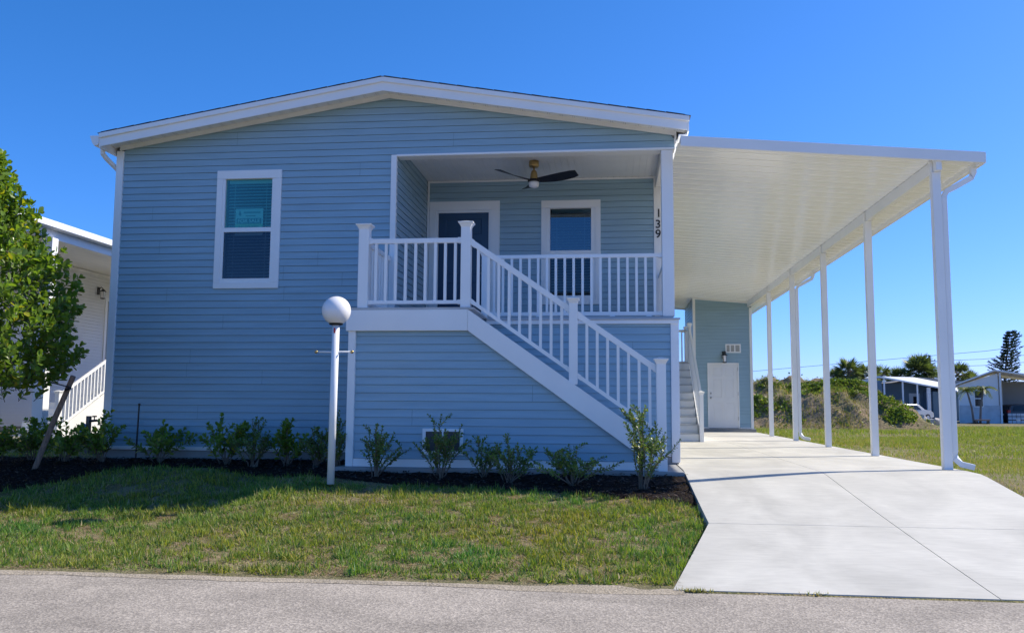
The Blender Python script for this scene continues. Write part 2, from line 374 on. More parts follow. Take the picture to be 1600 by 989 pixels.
# driveway: slabs with open joints
def slab_patch(mb, xl, xr_, y0, y1, dz=0.0, th=.12, step=.25):
    """xl, xr_ functions of y; follows the grade"""
    yy = np.linspace(y0, y1, max(2, int((y1-y0)/step)+1)); prev = None
    for i, y in enumerate(yy):
        a, b = xl(y), xr_(y); z = float(base(0, y))+dz
        cur = [(a, y, z), (b, y, z), (a, y, z-th), (b, y, z-th)]
        if prev:
            mb.quad(prev[0], prev[1], cur[1], cur[0]); mb.quad(prev[2], prev[0], cur[0], cur[2]); mb.quad(prev[1], prev[3], cur[3], cur[1])
        if i in (0, len(yy)-1): mb.quad(cur[0], cur[1], cur[3], cur[2])
        prev = cur
def dl(y): return .87 if y >= 8.2 else .87-(8.2-y)/(8.2-6.1)*.47
def dr(y): return 4.36 if y >= 11.5 else (4.36-(11.5-y)/2.3*.2 if y > 9.2 else 4.16+(9.2-y)/3.1*1.2)
mb = MB(); g = .004
rowsY = [6.135, 8.2, 11.75, 15.4, 19.1, 23.0, 27.2]
for a, b in zip(rowsY[:-1], rowsY[1:]):
    xl = (lambda y: dl(y)) if a < 12 else (lambda y: .93)
    slab_patch(mb, xl, lambda y: 2.50-g, a+g, b-g); slab_patch(mb, lambda y: 2.50+g, dr, a+g, b-g)
o = mb.build('driveway', 'concrete'); struct(o, 'pale new concrete driveway running under the carport', 'driveway')
mb = MB(); slab_patch(mb, lambda y: dl(y)+.02, lambda y: dr(y)-.02, 6.2, 27.1, -.035, .1)
o = mb.build('driveway_bed', 'dark'); struct(o, 'dark bed visible in the driveway joints', 'ground')
mb = MB(); mb.box(-3.42, .866, 10.62, 12.03, -.16, -.004); mb.box(-7.30, .90, 12.028, 30.6, -.16, .10)
o = mb.build('foundation_slab', 'footing', bevel=.012); struct(o, 'grey concrete slab edge under the house and front stairs', 'foundation')
mb = MB(); mb.box(-14.2, -8.6, 17.6, 19.0, -.10, .0)
o = mb.build('side_path', 'concrete'); struct(o, 'concrete path beside the neighbouring white house', 'path')

# mulch bed
xs = np.arange(-13.5, .86, .05); mb = MB(); prev = None
for x in xs:
    a, b = float(bed_edge(x)), float(bed_back(x)); c = []
    for k in range(15):
        t = k/14; y = a+(b-a)*t
        z = float(lawn_z(x, y))+.03*math.sin(math.pi*min(1, t*2.2+.02)/1.0 if t < .45 else math.pi/2)+.035*(float(vnoise(x, y, 9, 2))-.5)+.004
        if t == 0: z = float(lawn_z(x, y))-.01
        c.append((x, y, z))
    if prev:
        for k in range(14): mb.quad(prev[k], c[k], c[k+1], prev[k+1])
    prev = c
o = mb.build('mulch_bed', 'mulch', smooth=True); struct(o, 'black mulch bed along the front of the blue house', 'mulch bed')

# ------------------------------------------------------------------ siding
def siding(mb, P, U, Nn, u0, u1, z0, z1, holes=(), lim=None, e=.1, proud=.013, gap=.0045, seams=0, seed=1, mj=1):
    """horizontal lap siding. P (x,y) origin, U (x,y) along, Nn (x,y) outward. holes (ua,ub,za,zb)."""
    def W(u, z, off): return (P[0]+U[0]*u+Nn[0]*off, P[1]+U[1]*u+Nn[1]*off, z)
    k = 0; z = z0
    while z < z1-1e-6:
        zt = min(z+e, z1)
        br = sorted({z, min(z+gap, zt), zt} | {h for ho in holes for h in (ho[2], ho[3]) if z < h < zt})
        for a, b in zip(br[:-1], br[1:]):
            if b-a < 1e-4: continue
            mid = (a+b)/2; inset = mid < z+gap
            oa, ob = (-.008, -.008) if inset else (proud*(1-(a-z)/e), proud*(1-(b-z)/e))
            ia = lim(a) if lim else (u0, u1); ib = lim(b) if lim else (u0, u1)
            if ib[1] <= ib[0] and ia[1] <= ia[0]: continue
            cuts = sorted([(h[0], h[1]) for h in holes if h[2] < mid < h[3]]); segs = []; cu = None
            lo, hi = (ia[0], ib[0]), (ia[1], ib[1]); cur = lo
            for c in cuts:
                if c[0] > cur[0]: segs.append((cur, (c[0], c[0])))
                cur = (c[1], c[1])
            if cur[0] < hi[0] or cur[1] < hi[1]: segs.append((cur, hi))
            for s0, s1 in segs:
                mb.quad(W(s0[0], a, oa), W(s1[0], a, oa), W(s1[1], b, ob), W(s0[1], b, ob), mj if inset else 0)
                if not inset and abs(a-(z+gap)) < 1e-6:
                    mb.quad(W(s0[0], a, -.008), W(s1[0], a, -.008), W(s1[0], a, oa), W(s0[0], a, oa))
        z = zt; k += 1
    rnd = random.Random(seed)
    for _ in range(seams):
        kk = rnd.randrange(0, int((z1-z0)/e)-1, 1); u = rnd.uniform(u0+.3, u1-.3); za = z0+kk*e
        ok = True
        for zz in (za+gap, za+e, za+2*e):
            l = lim(zz) if lim else (u0, u1)
            if not (l[0]+.1 < u < l[1]-.1) or any(h[0]-.1 < u < h[1]+.1 and h[2]-.1 < zz < h[3]+.1 for h in holes): ok = False
        if not ok: continue
        for q in (0, 1):
            zb = za+q*e+gap
            mb.quad(W(u, zb, proud+.0012), W(u+.008, zb, proud+.0012), W(u+.008, zb+e-gap, .0016), W(u, zb+e-gap, .0016), 1)

YF, YB = 12.04, 14.15
HX0, HX1, PEAK = -7.24, .89, -3.17
def gable(z):
    """x extents of the front wall at height z"""
    h = (5.20-z)/.165
    return (max(HX0, PEAK-h), min(HX1, PEAK+h)) if h > 0 else (PEAK, PEAK)
house = empty('mobile_home', (-3.17, 12.04, 0))
tag(house, 'pale blue sided raised home with white trim and recessed front porch', 'house')
mb = MB()
siding(mb, (0, YF), (1, 0), (0, -1), HX0, HX1, .14, 5.20, [(-5.66, -4.82, 2.50, 4.08), (-3.10, .9, 1.95, 4.335)], gable, seams=44, seed=5)
mb.build('front_wall', ['siding', 'joint'], house)
mb = MB(); siding(mb, (-3.05, YF), (0, 1), (1, 0), .02, YB-YF, 1.99, 4.50)
mb.build('porch_side_wall', ['siding', 'joint'], house)
mb = MB(); siding(mb, (0, YB), (1, 0), (0, -1), -3.05, .72, 1.99, 4.50, [(-2.93, -1.92, 1.9, 4.03), (-1.05, -.24, 2.48, 4.04)])
mb.build('porch_back_wall', ['siding', 'joint'], house)
mb = MB()
siding(mb, (HX0, YF), (0, 1), (-1, 0), .02, 18.5, .14, 4.5)
siding(mb, (HX1, YB), (0, 1), (1, 0), .1, 16.4, .14, 4.3)
siding(mb, (HX1, YF), (0, 1), (1, 0), .05, YB-YF+.1, .14, 1.95)
mb.build('side_wall', ['siding', 'joint'], house)
mb = MB(); siding(mb, (HX0, 30.5), (1, 0), (0, 1), 0, 8.13, .14, 4.5)
mb.build('rear_wall', ['siding', 'joint'], house)
mb = MB()   # sheathing behind the siding keeps light out
mb.box(HX0+.02, -5.66, YF+.02, YF+.1, .12, 4.5); mb.box(-4.82, -3.12, YF+.02, YF+.1, .12, 4.85); mb.box(-5.66, -4.82, YF+.02, YF+.1, .12, 2.5); mb.box(-5.66, -4.82, YF+.02, YF+.1, 4.08, 4.72)
mb.prism([(HX0+.05, 4.45), (HX1-.05, 4.45), (HX1-.05, 4.5), (PEAK, 5.17), (HX0+.05, 4.5)], 1, YF+.105, YF+.16)
mb.box(-3.10, HX1-.02, YF+.02, YF+.1, .12, 1.90); mb.box(-3.12, -3.07, YF+.1, YB, 1.9, 4.5)
mb.box(-3.05, -2.93, YB+.02, YB+.1, 1.95, 4.5); mb.box(-1.92, -1.05, YB+.02, YB+.1, 1.95, 4.5); mb.box(-.24, .88, YB+.02, YB+.1, 1.95, 4.5)
mb.box(-2.93, -1.92, YB+.02, YB+.1, 4.03, 4.5); mb.box(-1.05, -.24, YB+.02, YB+.1, 1.95, 2.48); mb.box(-1.05, -.24, YB+.02, YB+.1, 4.04, 4.5)
mb.box(-6.2, -4.3, YF+.9, YF+.95, 2.0, 4.6); mb.box(-1.5, .1, YB+.8, YB+.85, 2.0, 4.6)
mb.box(HX0+.03, HX0+.08, YF+.1, 30.4, .1, 4.45); mb.box(HX1-.08, HX1-.03, YB+.1, 30.4, .1, 4.25); mb.box(HX1-.08, HX1-.03, YF+.12, YB, .1, 1.88)
mb.build('inner_lining', 'dark', house)
# corner boards and bands
def board(name, x0, x1, y0, y1, z0, z1, parent, mt='trim', bevel=.004, **k):
    b = MB(); b.box(x0, x1, y0, y1, z0, z1); return b.build(name, mt, parent, bevel=bevel, **k)
board('corner_trim', HX0-.075, HX0+.035, YF-.03, YF+.02, .105, 4.50, house)
board('corner_trim', HX0-.075, HX0-.017, YF+.021, YF+.10, .105, 4.50, house)
board('corner_trim', HX1-.085, HX1+.025, YF-.032, YF+.02, .02, 1.925, house)
board('corner_trim', HX1+.002, HX1+.025, YF+.021, YF+.10, .02, 1.925, house)
board('corner_trim', HX1-.005, HX1+.025, YF-.03, YF+.06, 4.40, 4.60, house)
board('starter_strip', HX0+.04, -3.35, YF-.022, YF+.01, .10, .15, house)
board('starter_strip', .70, HX1-.09, YF-.022, YF+.01, .10, .15, house)
# frieze, fascia, soffit, roof
def rake(z_lo, z_hi, y0, y1, x_l, x_r, name, mt, bevel=.003):
    b = MB(); sl_ = .165
    zl = lambda x: z_lo-sl_*abs(x-PEAK); zh = lambda x: z_hi-sl_*abs(x-PEAK)
    for xa, xb in ((x_l, PEAK), (PEAK, x_r)):
        b.prism([(xa, zl(xa)), (xb, zl(xb)), (xb, zh(xb)), (xa, zh(xa))], 1, y0, y1)
    return b.build(name, mt, house, bevel=bevel)
rake(5.175, 5.245, YF-.045, YF-.015, HX0-.02, HX1, 'frieze_board', 'soffit')
rake(5.155, 5.315, 11.645, 11.665, -7.36, 1.045, 'fascia', 'trim')
rake(5.278, 5.345, 11.612, 11.6445, -7.37, 1.06, 'drip_edge', 'vinyl')
rake(5.235, 5.262, 11.668, YF-.014, -7.34, 1.03, 'soffit', 'soffit', 0)
so_ = bpy.data.objects['soffit']
def soffit_bump():
    mt = mat('perforated_soffit', (.84, .83, .80), .4, .02, 2); t = mt.node_tree; N, L = t.nodes, t.links
    tc = N.new('ShaderNodeTexCoord'); vo = N.new('ShaderNodeTexVoronoi'); vo.inputs['Scale'].default_value = 34; vo.inputs['Randomness'].default_value = .15
    L.new(tc.outputs['Object'], vo.inputs[0]); lt = N.new('ShaderNodeMath'); lt.operation = 'LESS_THAN'; lt.inputs[1].default_value = .2; L.new(vo.outputs['Distance'], lt.inputs[0])
    b = N['Principled BSDF']; src = b.inputs['Base Color'].links[0].from_socket; mx = N.new('ShaderNodeMix'); mx.data_type = 'RGBA'; mx.inputs[7].default_value = (.18, .18, .17, 1)
    L.new(lt.outputs[0], mx.inputs[0]); L.new(src, mx.inputs[6]); L.new(mx.outputs[2], b.inputs['Base Color']); so_.data.materials[0] = mt
soffit_bump()
b = MB()
for sgn, xe in ((-1, -7.39), (1, 1.08)):
    za = 5.347; zb = za-.165*abs(xe-PEAK)
    b.prism([(PEAK, za), (xe, zb), (xe, zb+.008), (PEAK, za+.008)], 1, 11.615, 30.7)
for k in range(16):   # ragged shingle edge tabs along the rake
    for sgn, n_ in ((-1, 4.2), (1, 4.2)):
        x0 = PEAK+sgn*(.02+k*.26); x1 = x0+sgn*.25
        if abs(x1-PEAK) > 4.2: continue
        z0, z1 = 5.3555-.165*abs(x0-PEAK), 5.3555-.165*abs(x1-PEAK)
        b.prism([(x0, z0), (x1, z1), (x1, z1+.003), (x0, z0+.008)], 1, 11.608, 11.8)
b.build('roof', 'shingle', house)
b = MB(); b.box(-7.33, HX0, 12.05, 30.5, 4.44, 4.46); b.box(HX1, 1.04, 12.05, 30.5, 4.44, 4.46)
b.box(1.035, 1.055, 11.64, 30.5, 4.44, 4.62); b.box(-7.375, -7.35, 11.64, 30.5, 4.44, 4.62)
b.box(HX1+.03, 1.03, 11.70, 12.0, 4.405, 4.425)
b.build('eave', 'trim', house, bevel=.003)
# rain gutter on the left eave
prof = [(-7.376, 4.62), (-7.376, 4.50), (-7.40, 4.475), (-7.44, 4.47), (-7.475, 4.52), (-7.50, 4.59), (-7.515, 4.62), (-7.505, 4.625), (-7.485, 4.605), (-7.46, 4.54), (-7.44, 4.49), (-7.40, 4.49), (-7.386, 4.62)]
b = MB(); b.prism(prof, 1, 11.64, 30.5); b.prism([(-7.376, 4.62), (-7.376, 4.50), (-7.40, 4.475), (-7.44, 4.47), (-7.475, 4.52), (-7.515, 4.62)], 1, 11.628, 11.64)
gu = b.build('gutter', 'vinyl', house, bevel=.002)
b = MB(); b.tube([(-7.44, 11.85, 4.48), (-7.44, 11.85, 4.42), (-7.42, 11.93, 4.36), (-7.36, 12.12, 4.25), (-7.33, 12.2, 4.16), (-7.33, 12.2, .2)], .036, 8)
b.build('downspout', 'vinyl', house, smooth=False)
# porch: casing, beam, column, ceiling, floor, ledge
board('porch_casing', -3.125, -3.045, YF-.03, YF+.055, 1.97, 4.335, house)
board('porch_casing', -3.045, HX1, YF-.03, YF+.035, 4.31, 4.34, house, mt='vinyl')
board('porch_beam', -3.043, HX1-.002, YF+.037, YF+.20, 4.315, 4.49, house, mt='soffit')
board('porch_beam', .73, .87, YF+.202, YB-.03, 4.30, 4.49, house, mt='soffit')
board('porch_column', .705, .865, YF-.01, YF+.15, 1.99, 4.308, house)
board('porch_corner_board', .70, .885, YB-.03, YB+.01, 1.99, 4.49, house)
board('inner_trim', -3.035, -3.005, YB-.04, YB-.012, 1.99, 4.485, house, bevel=0)
board('ceiling_trim', -3.0, .71, YB-.035, YB-.014, 4.455, 4.486, house, bevel=0)
b = MB(); x = -3.04
while x < .86:      # grooved soffit boards
    b.quad((x, YF+.2, 4.49), (x+.088, YF+.2, 4.49), (x+.088, YB, 4.49), (x, YB, 4.49))
    b.quad((x+.088, YF+.2, 4.497), (x+.1, YF+.2, 4.497), (x+.1, YB, 4.497), (x+.088, YB, 4.497), 0)
    for q in (.088, .1): b.quad((x+q, YF+.2, 4.49), (x+q, YF+.2, 4.497), (x+q, YB, 4.497), (x+q, YB, 4.49))
    x += .1
b.box(-3.1, .9, YF+.04, YB+.2, 4.50, 4.52)
b.build('porch_ceiling', 'soffit', house)
b = MB(); y = YF-.02
while y < YB: b.box(-3.04, .84, y, y+.134, 1.962, 1.988); y += .14
b.build('porch_floor', 'deck', house)
board('porch_ledge', -1.72, HX1+.045, YF-.075, YF-.022, 1.938, 1.962, house, mt='deck')
board('ledge_trim', -1.72, HX1+.027, YF-.055, YF-.023, 1.885, 1.937, house)

def window(parent, name, Y, x0, x1, z0, z1, gx0, gx1, zu0, zu1, zl0, zl1, gu_, gl_, label=None, slat=.045):
    cs = MB(); cw = .09
    cs.box(x0, x1, Y-.032, Y+.0, z1-.125, z1); cs.box(x0, x1, Y-.032, Y+.0, z0, z0+.085)
    cs.box(x0, x0+cw, Y-.031, Y+.0, z0+.086, z1-.126); cs.box(x1-cw, x1, Y-.031, Y+.0, z0+.086, z1-.126)
    cs = cs.build(name, 'trim', parent, bevel=.003, label=label)
    fr = MB(); a, b_ = x0+cw+.001, x1-cw-.001
    fr.box(a, gx0, Y-.022, Y+.05, z0+.087, z1-.127); fr.box(gx1, b_, Y-.022, Y+.05, z0+.087, z1-.127)
    fr.box(gx0, gx1, Y-.021, Y+.05, zu1, z1-.128); fr.box(gx0, gx1, Y-.021, Y+.05, z0+.087, zl0)
    fr.box(gx0, gx1, Y-.028, Y+.05, zl1, zu0)
    fr.build('frame', 'vinyl', cs, bevel=.003)
    p = MB(); p.quad((gx0, Y+.012, zu0), (gx1, Y+.012, zu0), (gx1, Y+.012, zu1), (gx0, Y+.012, zu1)); p.build('pane', gu_, cs)
    p = MB(); p.quad((gx0, Y-.008, zl0), (gx1, Y-.008, zl0), (gx1, Y-.008, zl1), (gx0, Y-.008, zl1)); p.build('pane', gl_, cs)
    s = MB(); z = zl0+.01; s.box(gx0+.02, gx1-.02, Y+.07, Y+.11, zu1-.045, zu1+.02)
    while z < zu1-.05:
        c = math.cos(.5)*.024; d = math.sin(.5)*.024
        s.prism([(Y+.09-c, z-d), (Y+.09+c, z+d), (Y+.09+c, z+d+.003), (Y+.09-c, z-d+.003)], 0, gx0+.02, gx1-.02); z += slat
    for fx in (.16, .84):
        xx = gx0+(gx1-gx0)*fx; s.box(xx-.002, xx+.002, Y+.062, Y+.064, zl0, zu1)
    s.build('blind', 'blind', cs)
    return cs
window(house, 'window', YF, -5.73, -4.75, 2.42, 4.16, -5.60, -4.89, 3.31, 4.03, 2.565, 3.245, 'glass_teal', 'glass_dark', slat=.046)
window(house, 'window', YB, -1.13, -.16, 2.40, 4.12, -.985, -.315, 3.285, 3.985, 2.545, 3.215, 'glass_blue', 'glass_dark', slat=.046)
# front door
b = MB()
b.box(-3.0, -1.82, YB-.034, YB, 3.985, 4.135); b.box(-3.0, -2.885, YB-.033, YB, 1.99, 3.984); b.box(-1.975, -1.82, YB-.033, YB, 1.99, 3.984)
dc = b.build('door_casing', 'trim', house, bevel=.004)
b = MB(); b.box(-2.884, -2.85, YB-.015, YB+.06, 1.99, 3.984); b.box(-2.005, -1.976, YB-.015, YB+.06, 1.99, 3.984); b.box(-2.849, -2.006, YB-.015, YB+.06, 3.945, 3.984)
b.build('door_frame', 'vinyl', dc, bevel=.002)
def panel_door(x0, x1, z0, z1, y, mt, parent, hinge_side=1, knob_x=None, name='door'):
    d = MB(); W, H = x1-x0, z1-z0
    us = [.0, .14, .45, .55, .86, 1.]; vs_ = [.0, .12, .40, .47, .76, .81, .95, 1.]
    d.box(x0, x1, y+.006, y+.04, z0, z1)
    holes = [(i, j) for i in (1, 3) for j in (1, 3, 5)]
    for i in range(5):
        for j in range(7):
            if (i, j) in holes:
                a0, a1 = x0+us[i]*W, x0+us[i+1]*W; c0, c1 = z0+vs_[j]*H, z0+vs_[j+1]*H; t = .03
                q = [(a0, y-.0, c0), (a1, y, c0), (a1, y, c1), (a0, y, c1)]; r = [(a0+t*.4, y+.005, c0+t*.4), (a1-t*.4, y+.005, c0+t*.4), (a1-t*.4, y+.005, c1-t*.4), (a0+t*.4, y+.005, c1-t*.4)]
                for k in range(4): d.quad(q[k], q[(k+1) % 4], r[(k+1) % 4], r[k])
                d.box(a0+t, a1-t, y+.0, y+.0055, c0+t, c1-t)
            else: d.box(x0+us[i]*W, x0+us[i+1]*W, y, y+.0058, z0+vs_[j]*H, z0+vs_[j+1]*H)
    do = d.build(name, mt, parent)
    if knob_x:
        h = MB(); kz = z0+.92 if H > 1.9 else z0+.9
        h.tube([(knob_x, y, kz), (knob_x, y-.02, kz), (knob_x, y-.04, kz), (knob_x, y-.06, kz), (knob_x, y-.075, kz)], [.032, .012, .012, .028, .018], 12)
        h.build('handle', 'steel', do, smooth=True); h = MB()
        h.tube([(knob_x, y, kz+.14), (knob_x, y-.02, kz+.14)], [.03, .026], 12); h.build('deadbolt', 'steel', do, smooth=True)
    return do
panel_door(-2.848, -2.007, 2.0, 3.944, YB+.01, 'navy', house, knob_x=-2.10)
b = MB(); b.box(-2.85, -2.005, YB-.03, YB+.05, 1.989, 1.999); b.build('threshold', 'steel', house)

def text(s, size, loc, mt, parent, rot=(math.pi/2, 0, 0), ext=.003, name='lettering', align='CENTER', sx=1.0, offset=0.0):
    c = bpy.data.curves.new(name, 'FONT'); c.body = s; c.size = size; c.extrude = ext; c.align_x = align; c.align_y = 'CENTER'; c.offset = offset
    tmp = bpy.data.objects.new(name, c); COL.objects.link(tmp); bpy.context.view_layer.update()
    me = bpy.data.meshes.new_from_object(tmp); bpy.data.objects.remove(tmp); me.materials.clear(); me.materials.append(M[mt]); o = bpy.data.objects.new(name, me); COL.objects.link(o)
    if parent is not None:
        o.parent = parent; loc = Vector(loc)-root_of(parent).location
    o.location = loc; o.rotation_euler = rot; o.scale = (sx, 1, 1)
    return o
for ch, z in (('1', 3.87), ('3', 3.69), ('9', 3.53)):
    text(ch, .19, (.765+(.0 if ch != '1' else .012), YB-.036, z), 'black', house, name='house_number', ext=.004, offset=.0015)

# for-sale card inside the front window
fs = MB(); fs.box(-5.455, -5.035, YF+.030, YF+.034, 3.20, 3.60); sg = fs.build('window_sign', 'sign'); 
tag(sg, 'for sale card standing behind the glass of the front window', 'sign')
b = MB(); b.box(-5.435, -5.06, YF+.027, YF+.0295, 3.375, 3.458); b.build('sign_band', 'sign_teal', sg)
b = MB(); b.box(-5.455, -5.035, YF+.0275, YF+.0295, 3.27, 3.373); b.build('sign_strip', 'sign_green', sg)
text('FOR SALE', .075, (-5.247, YF+.0255, 3.416), 'sign_white', sg, ext=.0008, sx=1.05, offset=.001)
text('941.575.0701', .062, (-5.247, YF+.026, 3.322), 'sign_teal', sg, ext=.0008, sx=.92)
for k, (xa, xb, za, zb) in enumerate(((-5.33, -5.075, 3.535, 3.553), (-5.30, -5.15, 3.487, 3.499))):     # the unreadable small print
    b = MB(); b.box(xa, xb, YF+.028, YF+.0295, za, zb); b.build('print_line', 'sign_teal', sg)
b = MB(); b.prism([(-5.385, 3.49), (-5.405, 3.52), (-5.39, 3.575), (-5.368, 3.53), (-5.37, 3.50)], 1, YF+.027, YF+.0295); b.build('leaf_logo', 'sign_teal', sg)

# ------------------------------------------------------------------ railings
def rail_seg(parent, A, B, n, w_=.045, top_h=.9, low_h=.09, name_rail='rail', bal_w=.034, th=.062, low_th=.045, slope=0., end=(.0, .0)):
    """A,B: (x,y,zfloor) centreline ends between posts. rails follow the A-B line."""
    A = Vector(A); B = Vector(B); d = (B-A); L2 = Vector((d.x, d.y, 0)); L = L2.length; u = L2/L; s = Vector((-u.y, u.x, 0))
    def bar(h0, h1, hw, nm):
        r = MB(); q = []
        for P in (A, B):
            for sg_ in (-1, 1):
                for h in (h0, h1): q.append(P+s*hw*sg_+Vector((0, 0, h)))
        r.add(q, [(0, 1, 3, 2), (4, 6, 7, 5), (0, 4, 5, 1), (2, 3, 7, 6), (1, 5, 7, 3), (0, 2, 6, 4)])
        for P, e_ in ((A, u), (B, -u)):
            q = []; k2 = .006
            for t_ in (0, .045):
                Q = P+e_*t_+Vector((0, 0, d.z/L*t_*(1 if e_ is u else -1)))
                for sg_ in (-1, 1):
                    for h in (h0-k2, h1+k2): q.append(Q+s*(hw+k2)*sg_+Vector((0, 0, h)))
            r.add(q, [(0, 1, 3, 2), (4, 6, 7, 5), (0, 4, 5, 1), (2, 3, 7, 6), (1, 5, 7, 3), (0, 2, 6, 4)])
        r.build(nm, 'vinyl', parent, bevel=.004)
    bar(top_h-th, top_h, .028, 'top_rail'); bar(low_h-low_th, low_h, .022, 'bottom_rail')
    for i in range(n):
        t = (i+.5)/n if end == (0., 0.) else end[0]+(end[1]-end[0])*i/(n-1)
        P = A+d*t; hb = bal_w/2; k = MB(); g = d.z/L*hb
        for sx_ in (1,):
            qs = []
            for a, b_, in ((-hb, -hb), (hb, -hb), (hb, hb), (-hb, hb)):
                qs.append(P+u*a+s*b_+Vector((0, 0, low_h-.01+d.z/L*a)))
            for a, b_, in ((-hb, -hb), (hb, -hb), (hb, hb), (-hb, hb)):
                qs.append(P+u*a+s*b_+Vector((0, 0, top_h-th+.01+d.z/L*a)))
            k.add(qs, [(3, 2, 1, 0), (4, 5, 6, 7), (0, 1, 5, 4), (1, 2, 6, 5), (2, 3, 7, 6), (3, 0, 4, 7)])
        k.build('baluster', 'vinyl', parent)
def newel(parent, x, y, z0, z1, w_=.063, cap=True, name='newel_post'):
    b = MB(); b.box(x-w_, x+w_, y-w_, y+w_, z0, z1-.07)
    p = b.build(name, 'vinyl', parent, bevel=.006)
    if cap:
        c = MB(); k = [(1.0, -.075), (1.05, -.065), (1.30, -.035), (1.52, -.022), (1.55, -.008), (1.0, .0), (.35, .012)]
        vs = [(x+sx_*w_*r, y+sy_*w_*r, z1-.01+z) for r, z in k for sx_, sy_ in ((-1, -1), (1, -1), (1, 1), (-1, 1))]
        n = len(k); fs = [(i*4+q, i*4+(q+1) % 4, (i+1)*4+(q+1) % 4, (i+1)*4+q) for i in range(n-1) for q in range(4)]+[(3, 2, 1, 0), ((n-1)*4, (n-1)*4+1, (n-1)*4+2, (n-1)*4+3)]
        c.add(vs, fs); c.build('post_cap', 'vinyl', p)
    return p
# porch railing
pr = empty('porch_railing', (-.5, YF+.06, 1.99))
tag(pr, 'white balustrade along the front edge of the recessed porch', 'railing')
rail_seg(pr, (-1.70, YF+.06, 1.96), (.704, YF+.06, 1.96), 19, top_h=.905, low_h=.10, th=.05, low_th=.055, end=(.03, .958))
for xx in (.02, .52, -1.0):
    b = MB(); b.box(xx-.035, xx+.035, YF+.03, YF+.09, 1.989, 2.01); b.build('rail_foot', 'vinyl', pr)
newel(pr, -1.76, YF+.06, 1.97, 2.93, .045)
rail_seg(pr, (.79, YF+.155, 1.97), (.79, YB-.035, 1.97), 15, top_h=.9)

# ------------------------------------------------------------------ front stairs
YL = 10.75
st = empty('front_stairs', (-1.4, 11.3, 0))
tag(st, 'white railed front stairs with blue sided base and small landing', 'stairs')
def sl_lim(z): return (-3.215, min(.56, -1.775+(1.70-z)*1.40) if z < 1.70 else -1.8)
b = MB(); siding(b, (0, YL+.04), (1, 0), (0, -1), -3.215, .56, .10, 1.70, [(-2.29, -1.86, .20, .44)], sl_lim, e=.1015, seams=2, seed=9)
siding(b, (-3.29, YL+.04), (0, 1), (-1, 0), .05, 1.26, .10, 1.70, e=.1015)
b.build('skirt_wall', ['siding', 'joint'], st)
b = MB(); b.box(-3.26, -1.8, YL+.10, YL+.14, .0, 1.9); b.prism([(-1.8, 0), (.5, 0), (.5, .2), (-1.8, 1.78)], 1, YL+.10, YL+.14); b.build('skirt_backing', 'dark', st)
board('corner_trim', -3.305, -3.21, YL, YL+.05, .0, 1.698, st); board('corner_trim', -3.306, -3.285, YL+.051, YL+.12, .0, 1.698, st)
board('base_trim', -3.208, .56, YL+.008, YL+.03, .0, .098, st, bevel=.002)
board('landing_band', -3.33, -1.775, YL-.03, YL+.012, 1.69, 1.955, st); board('landing_band', -3.33, -3.295, YL+.013, YF-.035, 1.69, 1.955, st)
b = MB(); b.prism([(-1.773, 1.69), (-1.773, 1.955), (.54, .34), (.54, .0), (.66, .0), (.70, .0), (.70, .23), (.54, .34)][:2]+[(.665, .25), (.665, -.003), (.56, -.003), (.56, .02)], 1, YL-.03, YL+.010)
b.build('stringer', 'trim', st, bevel=.003)
b = MB(); b.prism([(-1.773, 1.69), (-1.773, 1.93), (.665, .22), (.665, -.003), (.56, -.003), (.56, .02)], 1, YF-.09, YF-.065); b.build('stringer', 'trim', st)
b = MB()
for y in np.arange(YL-.03, YF-.08, .14): b.box(-3.34, -1.70, y, min(y+.134, YF-.05), 1.957, 1.982)
b.build('landing_deck', 'deck', st)
N_T = 9
for i in range(N_T):
    z = 1.795-i*.190; x = -1.84+i*.268
    b = MB(); b.box(x-.01, x+.29, YL+.02, YF-.095, z-.03, z); b.box(x-.012, x+.0, YL+.02, YF-.095, z, z+.16); b.build('tread', 'trim', st)
YP = YL+.065
newel(st, -3.135, YP, 1.982, 3.08, .065); newel(st, -1.815, YP, 1.982, 3.09, .062); newel(st, -.462, YP-.03, 1.03, 2.11, .052); newel(st, .60, YP-.03, .0, 1.36, .058)
rail_seg(st, (-3.07, YP, 1.96), (-1.877, YP, 1.96), 9, top_h=.915, low_h=.12, end=(.075, .935))
rail_seg(st, (-3.135, YP+.065, 1.96), (-3.135, YF-.04, 1.96), 9, top_h=.90, low_h=.12)
rail_seg(st, (-1.753, YP, 1.935), (-.513, YP-.0, 1.07), 9, top_h=.93, low_h=.165, th=.085, low_th=.055, end=(.075, .925))
rail_seg(st, (-.41, YP, 1.00), (.543, YP, .335), 7, top_h=.93, low_h=.165, th=.085, low_th=.055, end=(.12, .92))
b = MB(); b.box(-2.33, -2.29, YL+.003, YL+.05, .155, .475); b.box(-1.86, -1.82, YL+.003, YL+.05, .155, .475); b.box(-2.29, -1.86, YL+.003, YL+.05, .44, .475); b.box(-2.29, -1.86, YL+.003, YL+.05, .155, .20); b.box(-2.085, -2.065, YL+.006, YL+.04, .2, .44)
vf = b.build('vent_frame', 'vinyl', st, bevel=.002)
b = MB(); z = .205
while z < .44: b.box(-2.289, -1.861, YL+.02, YL+.03, z, z+.012); z += .022
b.box(-2.289, -1.861, YL+.034, YL+.038, .2, .44); b.build('vent_screen', 'mesh_dark', vf)

